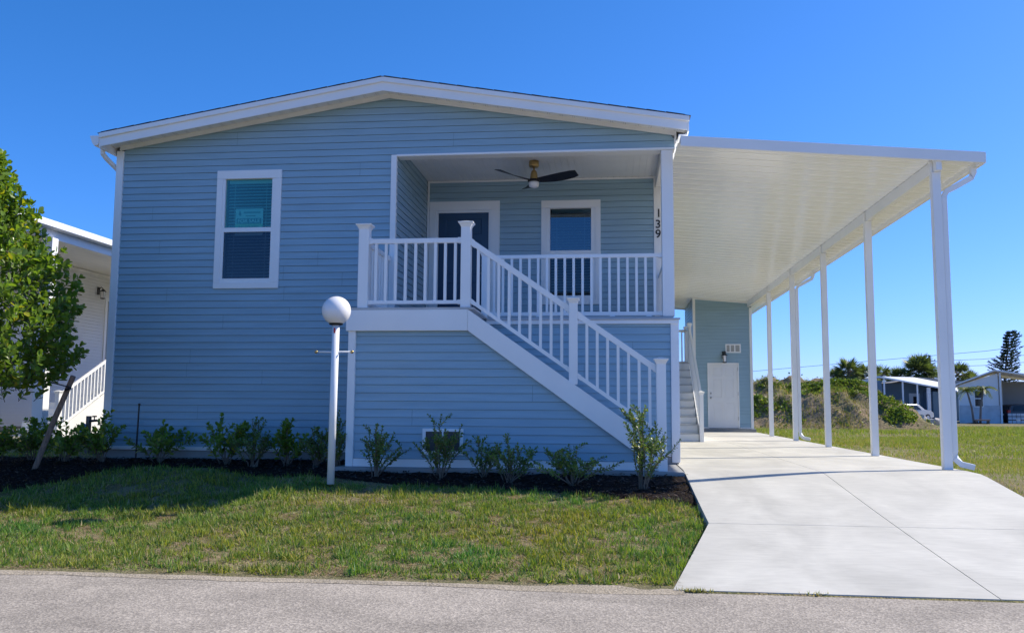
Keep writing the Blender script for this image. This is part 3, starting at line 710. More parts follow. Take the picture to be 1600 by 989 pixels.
# ------------------------------------------------------------------ ceiling fan
FX, FY = -1.16, 13.07
fan = empty('ceiling_fan', (FX, FY, 4.49)); tag(fan, 'brass and black three-blade ceiling fan under the porch ceiling', 'ceiling fan')
b = MB(); b.lathe([(.045, 0), (.075, -.002), (.078, -.075), (.07, -.095), (.02, -.1)], (FX, FY, 4.49), 24); b.build('canopy', 'brass', fan, smooth=True)
b = MB(); b.tube([(FX, FY, 4.39), (FX, FY, 4.33)], .013, 12); b.build('downrod', 'brass', fan, smooth=True)
b = MB(); b.lathe([(.015, -.14), (.04, -.16), (.052, -.20), (.06, -.26), (.062, -.285)], (FX, FY, 4.49), 24); b.build('motor_housing', 'brass', fan, smooth=True)
b = MB(); b.lathe([(.06, -.287), (.095, -.292), (.097, -.318), (.08, -.325)], (FX, FY, 4.49), 24); b.build('hub', 'blade', fan, smooth=True)
b = MB(); b.lathe([(.078, -.327), (.082, -.355), (.07, -.40), (.04, -.415), (.005, -.418)], (FX, FY, 4.49), 24); b.build('light', 'globe', fan, smooth=True)
for ang in (math.radians(-18), math.radians(102), math.radians(222)):
    vs = []; ns = 9
    for i in range(ns):
        t = i/(ns-1); r = .07+t*.62; wd = (.045+.055*math.sin(min(1, t*1.15)*math.pi*.55))*(1 if t < .93 else .8); tw = -math.radians(30-16*t)
        for sg_ in (-1, 1):
            for th in (0, .008):
                lx, ly, lz = r, sg_*wd*math.cos(tw)+(.02*t), sg_*wd*math.sin(tw)-.305+.05*t*t+th
                vs.append((FX+lx*math.cos(ang)-ly*math.sin(ang), FY+lx*math.sin(ang)+ly*math.cos(ang), 4.49+lz))
    fs = []
    for i in range(ns-1):
        a = i*4; c = a+4; fs += [(a, c, c+2, a+2), (a+1, a+3, c+3, c+1), (a, a+1, c+1, c), (a+2, c+2, c+3, a+3)]
    fs += [(0, 2, 3, 1), ((ns-1)*4, (ns-1)*4+1, (ns-1)*4+3, (ns-1)*4+2)]
    b = MB(); b.add(vs, fs); b.build('blade', 'blade', fan, smooth=False)

# ------------------------------------------------------------------ carport
cp = empty('carport', (2.8, 19, 0)); tag(cp, 'long white aluminium carport on slim posts beside the blue house', 'carport')
def cz(x): return 4.255-.0845*(x-.9)
CY0, CY1 = 11.52, 30.5
b = MB(); y = CY0+.02
PAN = [(0, 0), (.095, 0), (.103, .008), (.112, 0), (.175, 0), (.183, .008), (.192, 0), (.255, 0), (.262, -.010), (.276, -.010), (.283, .034), (.297, .034), (.305, 0)]
while y < CY1-.3:           # roof pans, about a foot wide, running from the house to the gutter
    for (a0, d0), (a1, d1) in zip(PAN[:-1], PAN[1:]):
        b.quad((.895, y+a0, cz(.895)+d0), (4.70, y+a0, cz(4.70)+d0), (4.70, y+a1, cz(4.70)+d1), (.895, y+a1, cz(.895)+d1))
    y += .305
b.add([(.93, CY0+.02, cz(.93)+.075), (4.72, CY0+.02, cz(4.72)+.075), (4.72, CY1, cz(4.72)+.075), (.93, CY1, cz(.93)+.075)], [(0, 1, 2, 3)])
b.build('roof_panels', 'ceil', cp)
b = MB(); b.prism([(1.06, cz(1.06)+.092), (4.76, cz(4.76)+.092), (4.76, cz(4.76)-.05), (.93, cz(.93)-.05), (.93, cz(.93)+.092)], 1, CY0-.02, CY0+.02); b.build('front_fascia', 'alum', cp, bevel=.004)
b = MB(); b.prism([(.93, cz(.93)+.09), (4.76, cz(4.76)+.09), (4.76, cz(4.76)-.05), (.93, cz(.93)-.05)], 1, CY1, CY1+.03); b.build('rear_fascia', 'alum', cp)
b = MB(); b.prism([(4.69, cz(4.69)+.085), (4.69, cz(4.69)-.055), (4.70, cz(4.7)-.065), (4.75, cz(4.75)-.062), (4.775, cz(4.77)-.02), (4.78, cz(4.78)+.085)], 1, CY0+.021, CY1); b.build('gutter', 'alum', cp, bevel=.003)
b = MB(); b.box(4.165, 4.235, CY0+.022, 27.4, cz(4.2)-.165, cz(4.2)-.004); b.build('beam', 'alum', cp, bevel=.003)
for i in range(5):
    y = 11.70+3.05*i; w2 = .052
    b = MB(); zt = cz(4.2)-.167
    b.box(4.2-w2, 4.2+w2, y-w2, y+w2, .002, zt)
    for s_ in (-1, 1):      # raised edges of the extruded post
        b.box(4.2+s_*(w2+.001)-.001, 4.2+s_*(w2+.001)+.001, y-w2*.6, y+w2*.6, .002, zt)
    b.box(4.2-w2-.012, 4.162, y-.03, y+.03, zt, zt+.15); b.box(4.238, 4.2+w2+.012, y-.03, y+.03, zt, zt+.15)
    for k in range(4): b.box(4.2-w2-.017, 4.2-w2-.012, y-.006, y+.006, zt+.02+k*.033, zt+.032+k*.033)
    p = b.build('post', 'alum', cp, bevel=.002)
def downspout(y, px_):
    gz = cz(4.75)-.06
    pts = [(4.68, y+.0, gz), (4.68, y, gz-.07), (4.655, y, gz-.13), (4.46, y, gz-.24), (4.34, y, gz-.30), (px_, y, gz-.38), (px_, y, .22), (px_+.01, y-.02, .13), (px_+.06, y-.05, .07), (px_+.20, y-.10, .035)]
    b = MB(); b.tube(pts, .035, 4, sq=True); b.build('downspout', 'alum', cp, bevel=.004)
downspout(11.72, 4.30); downspout(11.70+9.15, 4.30)

# ------------------------------------------------------------------ storage shed under the carport
YS = 27.5
sh = empty('storage_shed', (3.4, YS, 0)); tag(sh, 'tall narrow blue storage room at the back of the carport', 'shed')
b = MB(); siding(b, (0, YS), (1, 0), (0, -1), 2.56, 4.27, .14, 4.13, [(2.95, 3.88, .1, 2.09), (3.52, 3.94, 2.43, 2.66)], lambda z: (2.56, min(4.27, .9+(4.255-z)/.0845)))
b.build('front_wall', ['siding', 'joint'], sh)
b = MB(); siding(b, (2.54, YS), (0, 1), (-1, 0), .0, 3.0, .14, 4.1); siding(b, (4.29, YS), (0, 1), (1, 0), .0, 3.0, .14, 3.9); siding(b, (2.54, YS+3), (1, 0), (0, 1), 0, 1.75, .14, 3.9); b.build('side_wall', ['siding', 'joint'], sh)
b = MB(); b.box(2.57, 4.26, YS+.06, YS+2.9, .1, 3.9); b.build('inner_lining', 'dark', sh)
board('corner_trim', 2.52, 2.60, YS-.028, YS+.03, .09, 4.11, sh); board('corner_trim', 4.23, 4.31, YS-.028, YS+.03, .09, 3.80, sh)
b = MB(); b.prism([(2.60, cz(2.6)-.045), (4.23, cz(4.23)-.045), (4.23, cz(4.23)-.004), (2.60, cz(2.6)-.004)], 1, YS-.024, YS-.002); b.build('top_trim', 'trim', sh)
board('base_trim', 2.60, 2.94, YS-.024, YS, .10, .14, sh); board('base_trim', 3.90, 4.23, YS-.024, YS, .10, .14, sh)
b = MB(); b.box(2.5, 4.36, YS-.16, YS+3.05, -.1, .095); b.build('shed_slab', 'footing', sh, bevel=.01)
b = MB(); b.box(2.945, 2.975, YS-.03, YS+.02, .10, 2.10); b.box(3.86, 3.89, YS-.03, YS+.02, .10, 2.10); b.box(2.976, 3.859, YS-.03, YS+.02, 2.07, 2.10); b.build('door_casing', 'trim', sh)
dd = panel_door(2.977, 3.858, .11, 2.068, YS-.012, 'door_white', sh, knob_x=3.04)
for z in (.35, 1.1, 1.85):
    b = MB(); b.box(3.852, 3.866, YS-.034, YS-.012, z, z+.11); b.build('hinge', 'steel', dd)
b = MB(); b.box(3.50, 3.96, YS-.03, YS, 2.41, 2.445); b.box(3.50, 3.96, YS-.03, YS, 2.645, 2.68)
for x in (3.50, 3.625, 3.765, 3.925): b.box(x, x+.035, YS-.029, YS, 2.446, 2.644)
vf = b.build('vent_frame', 'vinyl', sh)
b = MB(); b.box(3.53, 3.93, YS-.01, YS-.005, 2.446, 2.644); b.build('vent_screen', 'vent_grey', vf)
def wall_lantern(x, y, z, rz, label, s=1.0):
    w_ = empty('wall_lantern', (x, y, z), rz); tag(w_, label, 'wall light')
    b = MB(); b.box(-.05*s, .05*s, -.02, 0, -.03*s, .17*s); b.build('back_plate', 'black', w_, world=False)
    b = MB(); b.tube([(0, -.02, .12*s), (0, -.08*s, .17*s), (0, -.13*s, .12*s)], .012, 8); b.build('bracket', 'black', w_, world=False)
    b = MB(); b.lathe([(.012, .12*s), (.035, .11*s), (.085*s, .055*s), (.08*s, .05*s)], (0, -.13*s, 0), 12); b.build('hood', 'black', w_, world=False)
    b = MB(); b.lathe([(.052*s, .05*s), (.045*s, -.12*s), (.02, -.122*s)], (0, -.13*s, 0), 12); b.build('lamp_glass', 'globe', w_, world=False)
    b = MB(); b.lathe([(.055*s, -.12*s), (.06*s, -.14*s), (.02, -.15*s)], (0, -.13*s, 0), 12)
    for k in range(4):
        a = math.pi/4+k*math.pi/2; b.tube([(.055*s*math.cos(a), -.13*s+.055*s*math.sin(a), .05*s), (.05*s*math.cos(a), -.13*s+.05*s*math.sin(a), -.125*s)], .005, 4)
    b.build('cage', 'black', w_, world=False)
    return w_
wall_lantern(3.45, YS-.012, 2.26, 0, 'small black lantern above the white storage room door', 1.15)

# rear stairs along the house
rs = empty('side_stairs', (1.45, 20.5, 0)); tag(rs, 'white enclosed side stairs climbing along the house under the carport', 'stairs')
nR = 10; rz_ = .184; rd = .262; ys0 = 19.62
for i in range(nR):
    y = ys0+i*rd; z = (i+1)*rz_
    b = MB(); b.box(.96, 1.90, y, y+.02, i*rz_+.002, z-.028); b.build('riser', 'trim', rs)
    b = MB(); b.box(.955, 1.91, y-.025, y+rd+.0, z-.027, z); b.build('tread', 'deck', rs, bevel=.003)
b = MB(); b.box(.955, 1.95, ys0+nR*rd-.02, ys0+nR*rd+1.05, 1.80, 1.842); b.build('landing_deck', 'deck', rs)
b = MB(); b.prism([(ys0+.0, 0.002), (ys0+nR*rd+1.05, .002), (ys0+nR*rd+1.05, 1.80), (ys0+nR*rd, 1.84), (ys0, .19)], 0, 1.92, 1.945); b.build('stringer', 'trim', rs)
newel(rs, 1.955, ys0-.03, .0, 1.10, .045); newel(rs, 1.955, ys0+nR*rd+.02, 1.84, 2.85, .045); newel(rs, 1.955, ys0+nR*rd+1.0, 1.84, 2.85, .045); 
rail_seg(rs, (1.955, ys0+.02, .17), (1.955, ys0+nR*rd, 1.90), 20, top_h=.86, low_h=.1)
rail_seg(rs, (1.955, ys0+nR*rd+.07, 1.84), (1.955, ys0+nR*rd+.95, 1.84), 7, top_h=.92)
rail_seg(rs, (.98, ys0+nR*rd+1.0, 1.84), (1.91, ys0+nR*rd+1.0, 1.84), 7, top_h=.92)

# ------------------------------------------------------------------ lamp post
LX, LY, LZ = -3.16, 9.75, -.13
lp = empty('lamp_post', (LX, LY, LZ)); tag(lp, 'white garden lamp post with round opal globe at the lawn edge', 'lamp post')
b = MB()
b.tube([(LX, LY, LZ), (LX+.014, LY, 1.69)], .042, 20); b.build('pole', 'alum', lp, smooth=True)
b = MB(); b.lathe([(.045, 1.672), (.075, 1.676), (.082, 1.70), (.07, 1.708)], (LX+.014, LY, 0), 24); b.build('collar', 'black', lp, smooth=True)
b = MB(); pr_ = [(.166*math.sin(a), 1.84-.166*math.cos(a)) for a in np.linspace(.40, math.pi-.02, 22)]; b.lathe(pr_, (LX+.014, LY, 0), 32); b.build('globe', 'globe', lp, smooth=True)
b = MB(); b.tube([(LX-.20, LY, 1.365), (LX+.20, LY, 1.365)], .0095, 8); cb = b.build('cross_bar', 'alum', lp, smooth=True)
for s_ in (-1, 1):
    b = MB(); c = (LX+s_*.212, LY, 1.365)
    b.tube([(c[0]-s_*.018, c[1], c[2]), (c[0]-s_*.012, c[1], c[2]), (c[0], c[1], c[2]), (c[0]+s_*.012, c[1], c[2]), (c[0]+s_*.02, c[1], c[2])], [.008, .017, .02, .016, .004], 12); b.build('finial', 'brass', cb, smooth=True)
b = MB(); b.box(LX+.002, LX+.022, LY-.0445, LY-.041, 1.58, 1.64); b.build('sticker', 'red', lp)

# ------------------------------------------------------------------ leaves and plants
def leaf_arrays(tpl_v, tpl_f, P, D, Nm, S, C, jit=.0):
    """instances of a leaf template. P pos, D direction, Nm normal hint, S size, C colour"""
    P, D, Nm, S, C = map(lambda a: np.asarray(a, float), (P, D, Nm, S, C)); n = len(P)
    D /= np.linalg.norm(D, axis=1, keepdims=True)+1e-9
    B = np.cross(D, Nm); B /= np.linalg.norm(B, axis=1, keepdims=True)+1e-9; U = np.cross(B, D)
    T = np.asarray(tpl_v, float)
    V = P[:, None, :]+S[:, None, None]*(T[None, :, 0:1]*B[:, None, :]+T[None, :, 1:2]*D[:, None, :]+T[None, :, 2:3]*U[:, None, :])
    k = len(T); F = (np.asarray(tpl_f)[None, :, :]+(np.arange(n)*k)[:, None, None]).reshape(-1, np.asarray(tpl_f).shape[1])
    return V.reshape(-1, 3), F, np.repeat(C, k, axis=0)
def np_mesh(name, V, F, C, mt, parent=None, off=None):
    me = bpy.data.meshes.new(name); V = np.asarray(V, np.float32)
    if off is not None: V = V-np.asarray(off, np.float32)
    nf, k = F.shape
    me.vertices.add(len(V)); me.vertices.foreach_set('co', V.ravel())
    me.loops.add(nf*k); me.loops.foreach_set('vertex_index', F.ravel().astype(np.int32))
    me.polygons.add(nf); me.polygons.foreach_set('loop_start', (np.arange(nf)*k).astype(np.int32))
    try: me.polygons.foreach_set('loop_total', np.full(nf, k, np.int32))
    except Exception: pass
    me.update(calc_edges=True); me.validate()
    ca = me.color_attributes.new('Col', 'FLOAT_COLOR', 'POINT')
    cc = np.ones((len(V), 4), np.float32); cc[:, :3] = C; ca.data.foreach_set('color', cc.ravel())
    me.materials.append(M[mt]); o = bpy.data.objects.new(name, me); COL.objects.link(o)
    if parent is not None: o.parent = parent
    return o
# obovate leaf, folded along the midrib, 4 quads
LEAF_V = [(0, 0, 0), (-.20, .35, .05), (0, .38, -.02), (.20, .35, .05), (-.30, .72, .05), (0, .74, -.03), (.30, .72, .05), (-.12, .97, .02), (0, 1.0, -.03), (.12, .97, .02)]
LEAF_F = [(0, 2, 1, 1), (0, 3, 2, 2), (1, 2, 5, 4), (2, 3, 6, 5), (4, 5, 8, 7), (5, 6, 9, 8)]
LEAF_V = LEAF_V; LEAF_T = [(0, 2, 1), (0, 3, 2), (1, 2, 5), (1, 5, 4), (2, 3, 6), (2, 6, 5), (4, 5, 8), (4, 8, 7), (5, 6, 9), (5, 9, 8)]
def leaf_cols(rng, n, base_c, var=.25, yellow=.1):
    c = np.array(base_c)[None, :]*(1+var*(rng.random((n, 1))*2-1))
    y = rng.random(n) < yellow; c[y] = c[y]*np.array([2.4, 1.5, .8]); return c
def stems_to_leaves(rng, stem_pts, spacing, size, base_c, start=.25, yellow=.08, splay=.9, tip=4):
    P, D, Nn, S = [], [], [], []
    for pts in stem_pts:
        pts = np.asarray(pts); seg = np.linalg.norm(np.diff(pts, axis=0), axis=1); L = seg.sum(); cum = np.concatenate([[0], np.cumsum(seg)])
        s = L*start; k = 0; a0 = rng.random()*6.28
        while s < L:
            i = min(np.searchsorted(cum, s)-1, len(seg)-1); i = max(i, 0); t = (s-cum[i])/seg[i]; p = pts[i]+(pts[i+1]-pts[i])*t; ax = (pts[i+1]-pts[i])/seg[i]
            for q in (0, math.pi):
                a = a0+k*1.57+q+rng.normal()*.3
                side = np.cross(ax, [math.cos(a), math.sin(a), .13]); side /= np.linalg.norm(side)+1e-9
                d = side*splay+ax*(.75+rng.normal()*.2); P.append(p); D.append(d+rng.normal(size=3)*.12); Nn.append(ax+rng.normal(size=3)*.35+[0, 0, .4]); S.append(size*(.75+.4*rng.random())*(1-.25*(s/L > .9)))
            s += spacing*(.8+.4*rng.random()); k += 1
        ax = pts[-1]-pts[-2]; ax = ax/np.linalg.norm(ax)
        for q in range(tip):
            a = q*6.28/tip+rng.random(); side = np.cross(ax, [math.cos(a), math.sin(a), .2]); P.append(pts[-1]); D.append(ax*1.2+side*.7); Nn.append(-side+ax*.4); S.append(size*(.6+.3*rng.random()))
    return P, D, Nn, S
def curve_pts(rng, p0, p1, n=6, wob=.03, sag=0.):
    p0, p1 = np.array(p0, float), np.array(p1, float); t = np.linspace(0, 1, n)[:, None]
    q = p0+(p1-p0)*t; q[:, 2] += sag*np.sin(t[:, 0]*math.pi); q[1:-1] += rng.normal(size=(n-2, 3))*wob; return q
def shrub(name, seed, x, y, h, wd, kind, label, group, nst=9, lean=0.0):
    rng = np.random.default_rng(seed); z0 = float(lawn_z(x, y))+.02; h *= .96; wd *= 1.38; vs_ = rng.uniform(.85, 1.2); nst = int(nst*1.25)
    e = empty(name, (x, y, z0)); tag(e, label, 'shrub', group)
    stems = []; mb = MB()
    for i in range(nst):
        a = rng.random()*6.28; r = wd*.5*math.sqrt(rng.random())*1.0; hh = h*(1-.45*(r/(wd*.5))**1.5)*(.8+.25*rng.random())
        if i == 0: r *= .25; hh = h
        p1 = (r*math.cos(a)+lean*hh, r*math.sin(a), hh-.02)
        p = curve_pts(rng, (rng.normal()*.025, rng.normal()*.025, -.03), p1, 6, .012, 0.02); p[1:4, :2] *= np.array([[.8], [.85], [.92]])
        stems.append(p); mb.tube([tuple(q) for q in p], [.008, .007, .006, .005, .004, .003], 5)
        for _ in range(2 if kind == 'round' else 3):
            k = rng.integers(2, 5); a2 = rng.random()*6.28; q = curve_pts(rng, p[k], p[k]+np.array([math.cos(a2)*wd*.16, math.sin(a2)*wd*.16, h*.2]), 4, .006)
            stems.append(q); mb.tube([tuple(v) for v in q], .003, 4)
    mb.build('stem', 'stem', e, world=False)
    if kind == 'round': P, D, Nn, S = stems_to_leaves(rng, stems, .034, .078, None, start=.34); col = (.19, .29, .055); mt = 'leaf'
    else: P, D, Nn, S = stems_to_leaves(rng, stems, .022, .042, None, start=.28, tip=3); col = (.145, .225, .05); mt = 'leaf_small'
    C = leaf_cols(rng, len(P), col, .3, .06)
    V, F, Cc = leaf_arrays(LEAF_V, LEAF_T, P, D, Nn, S, C); np_mesh('foliage', V, F, Cc, mt, e)
    return e
SH = [  # x, y, h, width, kind, label
 (-8.42, 11.3, .62, .5, 'round', 'round-leaved shrub cut off by the left edge of the photo', 8),
 (-8.05, 11.55, .60, .75, 'round', 'broad round-leaved shrub left of the leaning tree stake', 11),
 (-7.52, 11.45, .62, .6, 'round', 'round-leaved shrub just right of the leaning tree stake', 9),
 (-7.0, 11.5, .72, .48, 'round', 'tall round-leaved shrub at the left corner of the blue house', 9),
 (-6.2, 11.6, .58, .62, 'round', 'round-leaved shrub beside the thin black rod', 9),
 (-5.2, 11.5, .70, .52, 'round', 'round-leaved shrub below the right side of the front window', 10),
 (-4.72, 11.3, .64, .50, 'small', 'dark small-leaved shrub left of the brighter round-leaved one', 10),
 (-4.28, 11.35, .64, .42, 'round', 'narrow round-leaved shrub between two small-leaved shrubs left of the lamp post', 9),
 (-3.80, 11.1, .52, .5, 'small', 'loose small-leaved shrub just left of the lamp post', 9),
 (-3.44, 10.85, .76, .36, 'small', 'upright shrub directly behind the lamp post', 7),
 (-2.80, 10.3, .66, .62, 'small', 'wide straggly shrub at the left end of the stair base', 9),
 (-2.0, 10.3, .78, .62, 'small', 'straggly shrub standing in front of the foundation vent', 9),
 (-1.52, 10.38, .50, .42, 'small', 'short shrub just right of the foundation vent', 7),
 (-1.17, 10.15, .58, .55, 'small', 'spiky upright shrub under the middle of the stair base', 8),
 (-.44, 10.1, .46, .85, 'small', 'low wide spreading shrub left of the tallest one by the stairs', 10),
 (.34, 9.9, .95, .62, 'small', 'tallest shrub, by the bottom newel post of the stairs', 11)]
for i, (x, y, h, wd, k, lb, ns) in enumerate(SH): shrub('foundation_shrub', 40+i, x, y, h, wd, k, lb, 'shrubs planted along the front of the house', ns)

# young tree
def clusia_tree():
    rng = np.random.default_rng(3); TX, TY = -8.12, 10.05; z0 = float(lawn_z(TX, TY))
    e = empty('young_tree', (TX, TY, z0)); tag(e, 'young round-leaved tree with dense glossy foliage at the left edge', 'tree')
    mb = MB(); mb.tube([(0, 0, -.05), (.01, 0, .5), (-.01, .02, 1.1), (.02, 0, 1.9), (0, 0, 2.8), (.02, 0, 3.7)], [.06, .05, .045, .038, .025, .01], 10)
    mb.build('trunk', 'bark', e, world=False, smooth=True)
    def R(z): return np.interp(z, [1.1, 1.3, 1.7, 2.1, 2.7, 3.2, 3.8, 4.2, 4.6], [.6, 1.1, 1.42, 1.46, 1.25, .98, .58, .34, .1])
    limbs = MB(); stems = []
    for i in range(26):
        z = rng.uniform(.7, 3.2); a = rng.random()*6.28; zz = z+rng.uniform(.3, .7); r = R(zz)*.6
        p = curve_pts(rng, (0, 0, z), (r*math.cos(a), r*math.sin(a), zz), 6, .04); limbs.tube([tuple(q) for q in p], [.022, .018, .015, .012, .01, .007], 6)
    for i in range(1100):
        z = rng.uniform(1.32, 4.45); a = rng.random()*6.28; rr = R(z)*(.45+.55*math.sqrt(rng.random()))*(.88+.3*float(vnoise(a*1.6+z*1.1, z*1.7, 1.0, 2)))
        tipp = np.array([rr*math.cos(a), rr*math.sin(a), z]); out = np.array([math.cos(a)*.75, math.sin(a)*.75, .55 if z > 1.3 else .1]); out += rng.normal(size=3)*.35; out /= np.linalg.norm(out)
        L = rng.uniform(.22, .42); st_ = tipp-out*L; p = curve_pts(rng, st_, tipp, 4, .012); stems.append(p)
        limbs.tube([tuple(q) for q in p], [.005, .004, .003, .002], 4)
    limbs.build('branches', 'bark', e, world=False)
    P, D, Nn, S = stems_to_leaves(rng, stems, .055, .108, None, start=.10, tip=4)
    C = leaf_cols(rng, len(P), (.155, .25, .038), .3, .05)
    V, F, Cc = leaf_arrays(LEAF_V, LEAF_T, P, D, Nn, S, C); np_mesh('crown', V, F, Cc, 'leaf', e)
clusia_tree()
# stakes and strap
b = MB(); b.tube([(-7.60, 10.92, -.20), (-7.31, 10.86, .49), (-7.02, 10.8, 1.11)], [.036, .036, .034], 12); sk = b.build('tree_stake', 'stake'); tag(sk, 'leaning weathered round wooden stake in the mulch', 'stake')
b = MB(); b.tube([(-8.25, 9.75, -.2), (-7.50, 9.95, 1.06)], .036, 12); s2 = b.build('tree_stake', 'stake2'); tag(s2, 'orange-brown wooden stake cut off by the left edge of the photo', 'stake')
b = MB(); b.tube([(-7.04, 10.765, .965), (-7.3, 10.6, 1.05), (-7.6, 10.4, 1.10), (-7.95, 10.09, 1.14)], .009, 6)
b.tube([(-7.095, 10.76, .93), (-7.04, 10.755, .945), (-7.05, 10.80, .955), (-7.08, 10.84, .95), (-7.11, 10.80, .93)], .016, 6); sp_ = b.build('tree_strap', 'strap'); tag(sp_, 'black strap tying the leaning stake to the young tree', 'strap')
b = MB(); b.tube([(-6.675, 11.82, -.06), (-6.66, 11.82, .75)], .012, 8); b.tube([(-6.66, 11.82, .73), (-6.66, 11.82, .76)], .018, 8); rd_ = b.build('utility_rod', 'black'); tag(rd_, 'thin black upright rod against the blue wall', 'rod')
sg2 = empty('water_spigot', (-8.4, 13.4, -.05)); tag(sg2, 'outdoor water spigot on a dark post with a blue tag', 'spigot')
b = MB(); b.box(-8.43, -8.37, 13.37, 13.43, -.06, .55); b.build('support_post', 'stake', sg2)
b = MB(); b.tube([(-8.36, 13.36, .47), (-8.24, 13.36, .48), (-8.2, 13.36, .47), (-8.2, 13.36, .42)], .02, 8); b.tube([(-8.28, 13.36, .48), (-8.28, 13.36, .54)], .01, 6); b.tube([(-8.28, 13.31, .545), (-8.28, 13.41, .545)], .014, 6); b.build('faucet', 'black', sg2)
b = MB(); b.prism([(-8.52, .22), (-8.42, .20), (-8.40, .42), (-8.46, .44), (-8.50, .36)], 1, 13.33, 13.345); b.build('tag', 'blue_plastic', sg2)

# ------------------------------------------------------------------ grass
BL_V = [(-.5, 0, 0), (.5, 0, 0), (-.38, .5, .06), (.38, .5, .06), (0, 1, .28)]
BL_T = [(0, 1, 3), (0, 3, 2), (2, 3, 4)]
def blades(rng, x, y, h, wdt, tilt, col):
    n = len(x); z = lawn_z(x, y)-.004
    a = rng.random(n)*6.28; t = np.abs(rng.normal(size=n))*tilt
    D = np.stack([np.cos(a)*np.sin(t), np.sin(a)*np.sin(t), np.cos(t)], 1)
    b = rng.random(n)*6.28; B = np.stack([np.cos(b), np.sin(b), np.zeros(n)], 1); Nn = np.cross(D, B); 
    T = np.asarray(BL_V); P = np.stack([x, y, z], 1)
    Bv = np.cross(D, Nn); Bv /= np.linalg.norm(Bv, axis=1, keepdims=True)+1e-9; U = np.cross(Bv, D)
    V = P[:, None]+(T[None, :, 0:1]*wdt[:, None, None])*Bv[:, None]+(T[None, :, 1:2]*h[:, None, None])*D[:, None]+(T[None, :, 2:3]*h[:, None, None])*U[:, None]
    F = (np.asarray(BL_T)[None]+(np.arange(n)*5)[:, None, None]).reshape(-1, 3)
    return V.reshape(-1, 3), F, np.repeat(col, 5, axis=0)
def merge(parts):
    V, F, C, o = [], [], [], 0
    for v, f, c in parts: V.append(v); F.append(f+o); C.append(c); o += len(v)
    return np.concatenate(V), np.concatenate(F), np.concatenate(C)
def front_grass():
    rng = np.random.default_rng(11); parts = []
    def pts(n, x0, x1, y0, y1):
        x = rng.uniform(x0, x1, n); y = rng.uniform(y0, y1, n)
        left = np.interp(y, [6.1, 8.2], [.40, .85])
        k = (y < bed_edge(x)+.06*rng.random(n)) & (x < left-.01) & (y > 6.17+.1*vnoise(x, x*0, 2, 2)); return x[k], y[k]
    for n, x0, x1, y0, y1, sc_ in ((230000, -6.6, .87, 6.15, 9.9, 1.), (70000, -10.5, -3.4, 9.0, 11.6, 1.2), (25000, -13, -6.6, 6.15, 9.6, 1.5)):
        x, y = pts(n, x0, x1, y0, y1)
        d = vnoise(x, y, 8.5, 3); d2 = vnoise(x+31, y+7, 1.7, 4); bare = np.exp(-(((x+2.9)/.8)**2+((y-9.1)/.35)**2))
        dens = np.clip((d*.9+d2*.7-.53)*2.9, .10, 1)*(1-.75*bare); k = rng.random(len(x)) < dens; x, y, d = x[k], y[k], d[k]
        h = (.016+.050*rng.random(len(x))**1.5)*(.15+1.75*np.clip(d*1.4-.2, 0, 1))*sc_; wd = (.0048+.0060*rng.random(len(x)))*sc_
        c = np.array([.205, .25, .052])*(1+.35*(rng.random((len(x), 1))-.5)); m_ = rng.random(len(x)); 
        c[m_ < .3] *= np.array([1.6, 1.35, 1.0]); dk = (m_ > .72)[:, None]; c = np.where(dk, c*np.array([.45, .65, .8]), c)
        pn = vnoise(x+9, y+3, 1.4, 2)[:, None]; c = c*(np.array([.85, 1., 1.])+(pn-.5)*np.array([.8, .1, -.2]))
        dry = (m_ > .42) & (m_ < .52); c[dry] = np.array([.42, .34, .20])*(.7+.6*rng.random((dry.sum(), 1)))
        parts.append(blades(rng, x, y, h, wd, .95, c))
    x, y = pts(270000, -9.5, .87, 6.15, 11); d = vnoise(x+31, y+7, 3.2, 3); k = rng.random(len(x)) < np.clip(.45+(d-.5)*3.0, .15, 1); x, y = x[k], y[k]
    h = .025+.06*rng.random(len(x)); wd = .0035+.0035*rng.random(len(x))
    c = np.array([.46, .35, .24])*(.35+.95*rng.random((len(x), 1))); v, f, cc = blades(rng, x, y, h, wd, .1, c)
    # lay the dead straw nearly flat
    vv = v.reshape(-1, 5, 3); root = vv[:, :1].copy(); loc = vv-root; a = rng.random(len(vv))*6.28; z = loc[..., 2].copy()
    loc[..., 0] += z*np.cos(a)[:, None]*.95; loc[..., 1] += z*np.sin(a)[:, None]*.95; loc[..., 2] = z*(.05+.25*rng.random(len(vv))[:, None]); vv = root+loc+[0, 0, .006]
    parts.append((vv.reshape(-1, 3), f, cc))
    for cx_, n in ((.55, 240), (2.95, 160), (3.4, 120), (1.35, 50)):
        x = cx_+rng.normal(size=n)*.05; y = 6.135+rng.normal(size=n)*.012; c = np.array([.40, .34, .16])*(.5+.8*rng.random((n, 1))); c[rng.random(n) < .3] = [.16, .22, .05]
        v, f, cc = blades(rng, x, y, .012+.026*rng.random(n), .004+.002*rng.random(n), 1.2, c); v[:, 2] += .002; parts.append((v, f, cc))
    V, F, C = merge(parts); o = np_mesh('front_grass', V, F, C, 'blade_grass'); tag(o, 'patchy green and straw-brown grass in front of the house', 'grass', kind='stuff')
front_grass()
